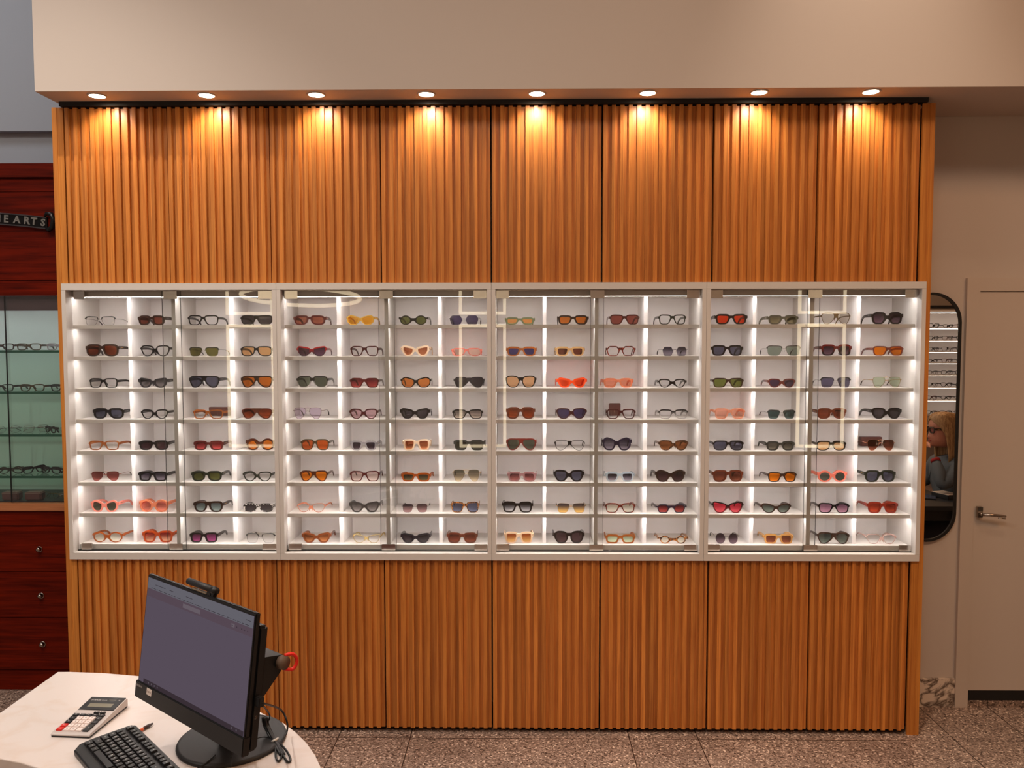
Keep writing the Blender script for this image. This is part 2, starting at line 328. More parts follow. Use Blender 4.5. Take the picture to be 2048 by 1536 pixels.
# ------------------------------------------------------------------ downlights in the bulkhead
for i in range(8):
    x = -1.845+i*.4769
    t = empty('recessed_downlight', (x, -.088, 2.8785), 0, 'small round recessed downlight, %s of eight in the bulkhead underside' % posn(i, 8), 'downlight', 'downlights above the slatted doors')
    MB().lathe([(.040, 0), (.040, -.003), (.034, -.0045), (.0325, -.003), (.0325, 0)], n=28).build('trim_ring', M['white'], t)
    MB().lathe([(.0322, -.0012), (.0322, -.0032), (.012, -.0042)], n=28).build('lamp_lens', M['disc'], t)
    lamp('lamp', 'SPOT', (0, 0, -.012), DOWN_W, (1, .84, .66), t, rot=(R(32), 0, 0), spot_size=R(110), spot_blend=.9, shadow_soft_size=.012)
# ------------------------------------------------------------------ ceiling spotlights of the shop, then added fill panels
for i, (x, y, wt, c, cone) in enumerate(FRONT_SPOTS):
    t = empty('ceiling_spotlight', (x, y, CEIL), 0, 'ceiling spotlight in front of the bulkhead, %s' % (posn(i, 4) if i < 4 else 'close to its face at the right'), 'spotlight', 'ceiling spotlights')
    MB().lathe([(.05, 0), (.05, -.06), (.04, -.075), (.035, -.070)], n=20).build('housing', M['blackp'], t)
    lamp('lamp', 'SPOT', (0, 0, -.09), wt, c, t, spot_size=R(cone), spot_blend=1.0 if cone < 60 else .6, shadow_soft_size=.03)
for i, (x, y, a, b, wt, c) in enumerate(FILL_PANELS):
    t = empty('fill_panel_light', (x, y, CEIL), 0, 'added square fill light panel, out of view, %s of four' % posn(i, 4), 'fill light', 'added fill light panels')
    MB().box(-a/2-.02, a/2+.02, -b/2-.02, b/2+.02, -.02, 0).build('casing', M['white'], t)
    lamp('lamp', 'AREA', (0, 0, -.03), wt, c, t, shape='RECTANGLE', size=a, size_y=b)
# ------------------------------------------------------------------ eyewear
FC = dict(amber=(176, 104, 50), amber2=(190, 100, 36), amber3=(196, 118, 50), beige=(204, 164, 112), black=(20, 18, 20), brown=(78, 34, 20), brown3=(140, 78, 44), brown4=(98, 46, 28), brown6=(58, 38, 30), burg=(92, 34, 32),
 charcoal=(46, 44, 48), clearg=(176, 172, 176), cream=(236, 206, 176), cream2=(240, 204, 168), dkbrown=(54, 34, 28), dkgreen=(34, 38, 30), dkred=(84, 28, 26), dkred2=(66, 28, 24), gold=(196, 156, 84), goldblk=(96, 74, 44), greyt=(72, 72, 68), gunmetal=(88, 84, 88),
 mauve=(158, 116, 118), navyf=(38, 32, 52), neon=(250, 84, 34), olivebr=(70, 56, 36), olivef=(104, 100, 84), orange=(206, 88, 30), paleblue=(196, 212, 222), paleyel=(232, 214, 160), peach=(236, 160, 120), peach2=(236, 176, 144), pink=(240, 140, 124), pink2=(240, 130, 112),
 pinkclear=(244, 160, 146), pinkclear2=(226, 190, 180), red3=(112, 30, 24), redbr=(104, 44, 34), redbr2=(136, 44, 28), redm=(96, 60, 54), rose=(170, 110, 96), rosegold=(206, 146, 110), sage=(116, 124, 92), silver=(150, 146, 146), tan=(206, 152, 88), vdbrown=(46, 30, 24), yellow=(206, 160, 70))
TRANSL = {'amber', 'clearg', 'peach', 'peach2', 'paleblue', 'paleyel', 'pinkclear', 'pinkclear2', 'greyt', 'olivef', 'amber2', 'amber3', 'orange', 'burg'}
TWO = dict(fade=((22, 20, 22), (176, 170, 168)), redblack=((150, 20, 20), (50, 30, 40)), redblack2=((96, 26, 24), (24, 20, 24)), blackred=((30, 24, 26), (120, 16, 24)))
SPOTTY = dict(tort=((44, 28, 22), (206, 130, 60)), tort2=((70, 26, 22), (150, 56, 34)), tortd=((44, 30, 24), (118, 76, 46)), mottled=((22, 20, 22), (226, 220, 216)))
METAL = {'gold', 'silver', 'rosegold', 'gunmetal', 'rose', 'redm', 'goldblk'}
_fm = {}
def fmat(n):
    if n in _fm: return _fm[n]
    if n in TWO or n in SPOTTY:
        m, nt, N, L, b = newmat('acetate_'+n); b.inputs['Roughness'].default_value = .2
        tc = N.new('ShaderNodeTexCoord'); cr = N.new('ShaderNodeValToRGB'); a, c = (TWO.get(n) or SPOTTY.get(n)); e = cr.color_ramp.elements
        if n in TWO:
            sx = N.new('ShaderNodeSeparateXYZ'); L.new(tc.outputs['Object'], sx.inputs[0]); L.new(math_(N, L, 'MULTIPLY', sx.outputs[2], 22.0), cr.inputs[0]); e[0].color = (*lin(c), 1); e[1].color = (*lin(a), 1); e[0].position = .3; e[1].position = .75
        else:
            nz = N.new('ShaderNodeTexNoise'); nz.inputs['Scale'].default_value = 160 if n != 'mottled' else 110; nz.inputs['Detail'].default_value = 1; L.new(tc.outputs['Object'], nz.inputs['Vector']); L.new(nz.outputs['Fac'], cr.inputs[0]); e[0].color = (*lin(a), 1); e[1].color = (*lin(c), 1); e[0].position = .48; e[1].position = .56
        L.new(cr.outputs[0], b.inputs['Base Color'])
    else:
        m = pm('frame_'+n, FC[n], .25 if n in METAL else .2, 1 if n in METAL and n not in ('redm', 'goldblk') else 0)
        if n in TRANSL:
            nt = m.node_tree; N = nt.nodes; L = nt.links; b = N['Principled BSDF']; o = N['Material Output']; t = N.new('ShaderNodeBsdfTransparent'); mx = N.new('ShaderNodeMixShader')
            t.inputs[0].default_value = (*[min(1, q*1.1+.05) for q in lin(FC[n])], 1) if n not in ('clearg', 'pinkclear2', 'paleblue') else (.9, .88, .9, 1); mx.inputs[0].default_value = .45; L.new(b.outputs[0], mx.inputs[1]); L.new(t.outputs[0], mx.inputs[2]); L.new(mx.outputs[0], o.inputs[0])
    _fm[n] = m; return m
# lens colour as it shows against the white lining: bottom, optional top
LC = dict(blue=((88, 96, 124),), blue2=((56, 52, 96),), bluegrey=((78, 80, 98),), bluegrey2=((84, 82, 104),), blueviolet=((70, 54, 76),), brown2=((176, 108, 70), (140, 74, 44)), brown3=((178, 116, 70), (140, 84, 52)), brown4=((118, 56, 38), (94, 42, 28)), brown5=((120, 72, 40),), brown7=((120, 64, 44),),
 clear=None, dkbrown2=((92, 50, 36),), dkgreen2=((70, 66, 54), (40, 38, 34)), dkgrey=((62, 58, 62),), dkgrey2=((70, 56, 66), (42, 34, 44)), dkplum=((70, 46, 50), (54, 36, 40)), dkplum2=((72, 54, 58),), dkplum3=((92, 76, 88), (60, 48, 60)), gradgrey=((130, 124, 138), (48, 44, 58)), gradgrey2=((176, 178, 186), (40, 42, 48)),
 gradkhaki=((196, 180, 150), (84, 80, 66)), gradorange=((240, 160, 84), (92, 80, 82)), gradorange2=((240, 160, 96), (172, 88, 40)), green=((84, 88, 44),), green2=((100, 108, 52),), grey=((128, 124, 126), (66, 64, 66)), grey2=((104, 100, 90), (70, 68, 60)), greygreen=((78, 84, 70),), greygreen2=((72, 80, 72),), greytint=((176, 172, 164),),
 lilac=((190, 178, 196),), lilac2=((186, 156, 164),), ltgrey=((176, 164, 152), (120, 110, 104)), ltorange=((222, 158, 108),), magenta=((150, 60, 120), (110, 44, 88)), mint=((180, 204, 172),), mint2=((176, 190, 168),), navy=((58, 52, 84),), navy2=((62, 54, 88),), olive=((92, 90, 44),), olive2=((112, 104, 76), (88, 82, 60)), olivegrey=((98, 86, 54), (64, 60, 44)),
 orange=((178, 96, 28),), orange2=((216, 108, 14),), orange3=((188, 112, 52),), orange4=((220, 138, 72),), orangebr=((180, 80, 28),), orangered=((240, 150, 120), (150, 36, 30)), peach=((216, 158, 116),), peachclear=((238, 202, 190),), pinkclear=((246, 180, 166),), pinklilac=((176, 128, 152), (140, 100, 124)), pinkred=((240, 72, 86), (214, 44, 66)), pinktint=((218, 184, 178),),
 plum=((150, 116, 118), (70, 46, 52)), plum2=((96, 72, 86), (48, 34, 44)), purple=((84, 56, 74), (52, 28, 40)), red=((186, 70, 70), (112, 22, 26)), red2=((150, 56, 54), (96, 28, 32)), redbrown=((112, 54, 40),), redbrown2=((104, 44, 24),), redbrown3=((124, 66, 46), (86, 44, 34)), redbrown4=((168, 62, 36), (136, 42, 26)), redor=((214, 56, 18),), redor2=((178, 46, 16),), redorange=((156, 66, 30), (96, 36, 18)),
 rose=((142, 76, 70), (112, 54, 50)), rose2=((220, 124, 108), (172, 90, 78)), rosebrown=((146, 82, 62),), rosebrown2=((124, 62, 54),), rosedk=((150, 88, 86), (104, 56, 58)), salmon=((226, 134, 108),), salmon2=((228, 150, 128),), teal=((128, 146, 146), (96, 112, 116)), teal2=((56, 78, 78),), tealgrey=((120, 132, 122),), tealgrey2=((96, 108, 102), (72, 82, 78)), yellow=((196, 138, 34),))
_lm = {}
def lmat(n):
    if n in _lm: return _lm[n]
    c = LC[n]
    bg = .60
    if c is None: m = glass('lens_clear', (.955, .955, .96), 1.2)
    else:
        tint = [tuple(min(.98, (q/bg)**.95) for q in lin(k)) for k in c]
        m = glass('lens_'+n, tint[0], 1.0)
        if len(tint) > 1:
            N = m.node_tree.nodes; L = m.node_tree.links; t = [q for q in N if q.type == 'BSDF_TRANSPARENT'][0]
            tc = N.new('ShaderNodeTexCoord'); sx = N.new('ShaderNodeSeparateXYZ'); cr = N.new('ShaderNodeValToRGB'); L.new(tc.outputs['Generated'], sx.inputs[0]); L.new(sx.outputs[2], cr.inputs[0])
            cr.color_ramp.elements[0].color = (*tint[0], 1); cr.color_ramp.elements[1].color = (*tint[1], 1); cr.color_ramp.elements[0].position = .12; cr.color_ramp.elements[1].position = .8; L.new(cr.outputs[0], t.inputs[0])
    _lm[n] = m; return m
KP = dict(square=([(-.97, .92), (1, 1), (.82, -1), (-.5, -1)], .29), rect=([(-1, .96), (1, 1), (.88, -1), (-.6, -1)], .27), rrect=([(-.95, .9), (-.6, 1), (.7, 1), (1, .55), (.95, -.55), (.6, -1), (-.3, -1), (-.8, -.5)], .36),
 cat=([(-1, .5), (-.3, .75), (1.08, 1.05), (.92, -.1), (.45, -1), (-.4, -1), (-.9, -.3)], .33), panto=([(-.8, .92), (.82, 1), (1, .35), (.5, -1), (-.5, -1), (-1, .25)], .42), round=([(math.cos(R(a)), math.sin(R(a))) for a in range(0, 360, 30)], .5),
 roundsq=([(-.75, .9), (.8, 1), (1, .1), (.5, -1), (-.55, -1), (-1, -.05)], .42), aviator=([(-.78, .98), (.86, 1), (1.04, .2), (.6, -1), (-.15, -1), (-.88, -.15), (-1, .5)], .38), hexg=([(-.62, 1), (.66, 1), (1, .3), (.72, -1), (-.66, -1), (-1, .1)], .2),
 butter=([(-.92, .5), (.45, 1), (1, .62), (.98, -.35), (.45, -1), (-.5, -1), (-.95, -.2)], .3), butter2=([(-.8, .9), (.5, 1), (1, .45), (.85, -.6), (.55, -1), (-.5, -1), (-1, .1)], .25), flat=([(-.98, 1), (1, 1), (.98, -.3), (.6, -1), (-.45, -1), (-.92, -.2)], .28), ovalcat=([(-.9, .35), (.2, .95), (1.05, .85), (.8, -.3), (.25, -1), (-.6, -.85)], .42))
_oc = {}
def outline(kind):
    if kind in _oc: return _oc[kind]
    P, r = KP[kind]; n = len(P); out = []
    for i in range(n):
        a, b, c = Vector(P[i-1]), Vector(P[i]), Vector(P[(i+1) % n]); p = b.lerp(a, r); q = b.lerp(c, r)
        for k in range(4):
            t = k/3*.96+.02; out.append(p*(1-t)**2+b*2*t*(1-t)+q*t*t)
    xs = [p.x for p in out]; ys = [p.y for p in out]; x0, x1, y0, y1 = min(xs), max(xs), min(ys), max(ys)
    out = [((p.x-x0)/(x1-x0)*2-1, (p.y-y0)/(y1-y0)*2-1) for p in out]
    _oc[kind] = out; return out
ST = dict(k=(.0072, .0084, .0058, .0055, .0045, .0155, .0095, .0042), m=(.0044, .0057, .0037, .0044, .0035, .0115, .0078, .0036), t=(.0019, .0024, .0017, .0036, .0025, .0060, .0045, .0030), w=(.0011, .0011, .0011, .0016, .0060, .0018, .0018, .0016), b=(.0009, .0009, .0009, .0016, .0040, .0022, .0022, .0016), s=(.0046, .0056, .0042, .0050, .0030, .0150, .0085, .0040))
def eyewear(name, w, h, kind, st, fc, lc, folded=False, simple=False):
    """front stands on its lower rims at z=0, faces -Y; origin below the bridge"""
    t = empty(name); ts, tt, tb, dp, ex, th0, th1, tth = ST[st]; g = {'k': .010, 's': .008, 'm': .011, 't': .013, 'w': .016, 'b': .015}[st]
    fm = fmat(fc); metal = st in 'wb'; brow = st == 'b'
    wire = fmat('silver' if fc in ('black', 'vdbrown') else fc) if metal else fm
    lw = (w-g-4*ts-2*ex)/2; lh = h-tt-tb; mxw = lh*dict(round=1.28, panto=1.45, hexg=1.45, roundsq=1.4).get(kind, 9)
    if lw > mxw: g += (lw-mxw)*1.1; ex += (lw-mxw)*.45; lw = mxw
    lcx = g/2+ts+lw/2; lcz = tb+lh/2; O = outline(kind); n = len(O)
    K = 1.1; yc = lambda x, y: y+K*x*x
    fr = MB(); top = []
    for sg in (-1, 1):
        inn = [Vector((sg*(lcx+p[0]*lw/2), lcz+p[1]*lh/2)) for p in O]; cen = Vector((sg*lcx, lcz)); ou = []
        for i in range(n):
            tg = inn[(i+1) % n]-inn[i-1]; nm = Vector((tg.y, -tg.x)).normalized()
            if nm.dot(inn[i]-cen) < 0: nm = -nm
            k = math.hypot(nm.x*ts, nm.y*(tt if nm.y > 0 else tb)); ou.append(inn[i]+nm*k)
        vs = [(p.x, yc(p.x, y), p.y) for y, L_ in ((0, inn), (0, ou), (dp, ou), (dp, inn)) for p in L_]
        fs = [(q*n+i, q*n+(i+1) % n, ((q+1) % 4)*n+(i+1) % n, ((q+1) % 4)*n+i) for q in range(4) for i in range(n)]
        fr.add(vs, fs)
        # lens
        ln = MB(); ln.add([(p.x, yc(p.x, dp*.5), p.y) for p in inn]+[(cen.x, yc(cen.x, dp*.5)-.0012, cen.y)], [(i, (i+1) % n, n) for i in range(n)], 0, True)
        lo = ln.build('lens', lmat(lc), t)
        # hinge end piece
        hz = h*.70; hh = (.2*h if st in 'ks' else .13*h if st in 'mt' else .05*h)/1.6
        xa, xb = sg*(w/2-ex-ts*1.2), sg*w/2
        x_in, x_out = min(xa, xb), max(xa, xb)
        if metal and not brow: fr.tube([(xa, yc(xa, dp*.5), h*.72), (sg*(w/2-.001), yc(w/2, dp*.5), h*.72), (sg*(w/2-.001), yc(w/2, dp*.5)+.006, h*.72)], .0011, 6)
        elif not brow: fr.box(x_in, x_out, yc(w/2, 0), yc(w/2, dp), hz-hh, hz+hh)
    # bridge
    if st in 'kmts':
        bx = g/2+ts*1.1; zt = h*.84 if st != 's' else h*.985; zb = h*.60 if st != 't' else h*.70; zt2 = zt
        if kind in ('cat', 'butter', 'ovalcat', 'panto', 'round', 'butter2'): zt = h*.70; zb = h*.42; zt2 = h*.74
        if kind == 'flat': zt = h*.97; zt2 = zt; zb = h*.6
        if kind == 'aviator' and st != 's': zt = h*.93; zt2 = zt; zb = h*.56
        q = 8; xs = [-bx+2*bx*i/q for i in range(q+1)]; vs = []
        for y in (0, dp):
            for x in xs: vs.append((x, yc(x, y), zt+(zt2-zt)*abs(x)/bx))
            for x in xs: vs.append((x, yc(x, y), zb-(h*.26)*(x/bx)**2))
        m_ = q+1; fs = []
        for i in range(q):
            fs += [(i, i+1, m_+i+1, m_+i), (2*m_+i, 2*m_+i+1, 3*m_+i+1, 3*m_+i), (i, i+1, 2*m_+i+1, 2*m_+i), (m_+i, m_+i+1, 3*m_+i+1, 3*m_+i)]
        fr.add(vs, fs)
        if st == 's': fr.box(-lcx*.55, lcx*.55, .0, dp, h-tt*1.0, h)
    fo = fr.build('front_frame', wire if metal else fm, t)
    if metal:
        br = MB(); a = g/2+ts; br.tube([(-a, dp*.5, h*.62), (-a*.5, dp*.3, h*.69), (a*.5, dp*.3, h*.69), (a, dp*.5, h*.62)], .0011, 6)
        if kind == 'aviator': br.tube([(-a-.006, dp*.5, h*.955), (0, dp*.3, h*.975), (a+.006, dp*.5, h*.955)], .0013, 6)
        br.build('bridge', fmat('redm') if fc == 'redm' else wire, t)
        for sg in (-1, 1):
            MB().lathe([(.0004, -.0046), (.0024, -.002), (.0026, .002), (.0004, .0046)], sg*(g/2-.001), .006, 8).build('nose_pad', lmat('clear'), t, loc=(0, 0, h*.45))
        if brow:
            for sg in (-1, 1):
                pts = []; rr = []
                idx = sorted([p for p in O if p[1] > -.02], key=lambda p: p[0])
                for p in idx:
                    x = sg*(lcx+p[0]*lw/2); z_ = lcz+p[1]*lh/2; kx = (p[0]+1)/2; pts.append((x, yc(x, dp*.5), z_-.0006)); rr.append(.0017+.0016*kx)
                x = sg*(w/2-.0008); pts.append((x, yc(x, dp*.5), h*.80)); rr.append(.0026)
                MB().tube(pts, rr, 6).build('brow_bar', fm, t)
    # temples
    if simple: TL = .10
    for sg in (-1, 1):
        x = sg*(w/2-tth/2-.0004); y0 = yc(w/2, dp)+.0004; z_ = h*.70
        if folded:
            yy = y0+(.004 if sg < 0 else .010)
            pts = [(x, y0, z_), (x-sg*.006, yy, z_), (x-sg*.05, yy+.002, z_-.001), (x-sg*.095, yy+.003, z_-.004), (x-sg*.118, yy+.006, z_-.020)]
            if metal: o = MB().tube(pts, [.0011, .0011, .0011, .0018, .0016], 6)
            else:
                o = MB()
                for i in range(4):
                    a, b = Vector(pts[i]), Vector(pts[i+1]); hw = (th0, th0, th1, th1*.9, th1)[i]/2
                    o.add([a+Vector((0, q, r)) for q, r in ((-tth/2, -hw), (tth/2, -hw), (tth/2, hw), (-tth/2, hw))]+[b+Vector((0, q, r)) for q, r in ((-tth/2, -hw), (tth/2, -hw), (tth/2, hw), (-tth/2, hw))], [(0, 1, 2, 3), (7, 6, 5, 4), (0, 4, 5, 1), (1, 5, 6, 2), (2, 6, 7, 3), (3, 7, 4, 0)])
            o.build('temple', wire if metal else fm, t); continue
        pts = [(x, y0, z_), (x*.995, y0+.03, z_), (x*.985, y0+.065, z_-.001), (x*.97, y0+.092, z_-.004), (x*.95, y0+.108, z_*.72), (x*.93, y0+.122, z_*.42+.002), (x*.91, y0+.132, .0045)]
        if metal:
            o = MB().tube(pts[:5], .0011, 6)
            tp = o.build('temple', wire, t)
            MB().tube(pts[4:], [.0019, .0026, .0024], 6).build('temple_tip', fmat('black') if fc not in ('rose', 'rosegold', 'gold') else fmat('brown6'), tp)
        else:
            hw = [th0/2, th0/2*.92, (th0+th1)/4, th1/2, th1/2, th1/2*1.05, th1/2*.8]
            hw = [min(q, h*.27) for q in hw]
            pts[-1] = (pts[-1][0], pts[-1][1], max(.004, hw[-1]*.8))
            tp = MB().strip(pts, hw, [tth/2]*7).build('temple', fm, t)
            if st in 'ks': MB().box(x+sg*tth/2-.0003, x+sg*tth/2+.0003, y0+.012, y0+.030, z_-.0012, z_+.0012).build('metal_inlay', fmat('gold' if sc_alt(fc) else 'silver'), tp)
    if not metal and not simple:
        rv = MB()
        for sg in (-1, 1): rv.box(sg*(w/2-.0032)-.0007, sg*(w/2-.0032)+.0007, yc(w/2, 0)-.0006, yc(w/2, 0)+.0002, h*.70-.0022, h*.70+.0022)
        rv.build('rivets', fmat('silver'), fo)
    return t
def sc_alt(s): return sum(map(ord, s)) % 2 == 0
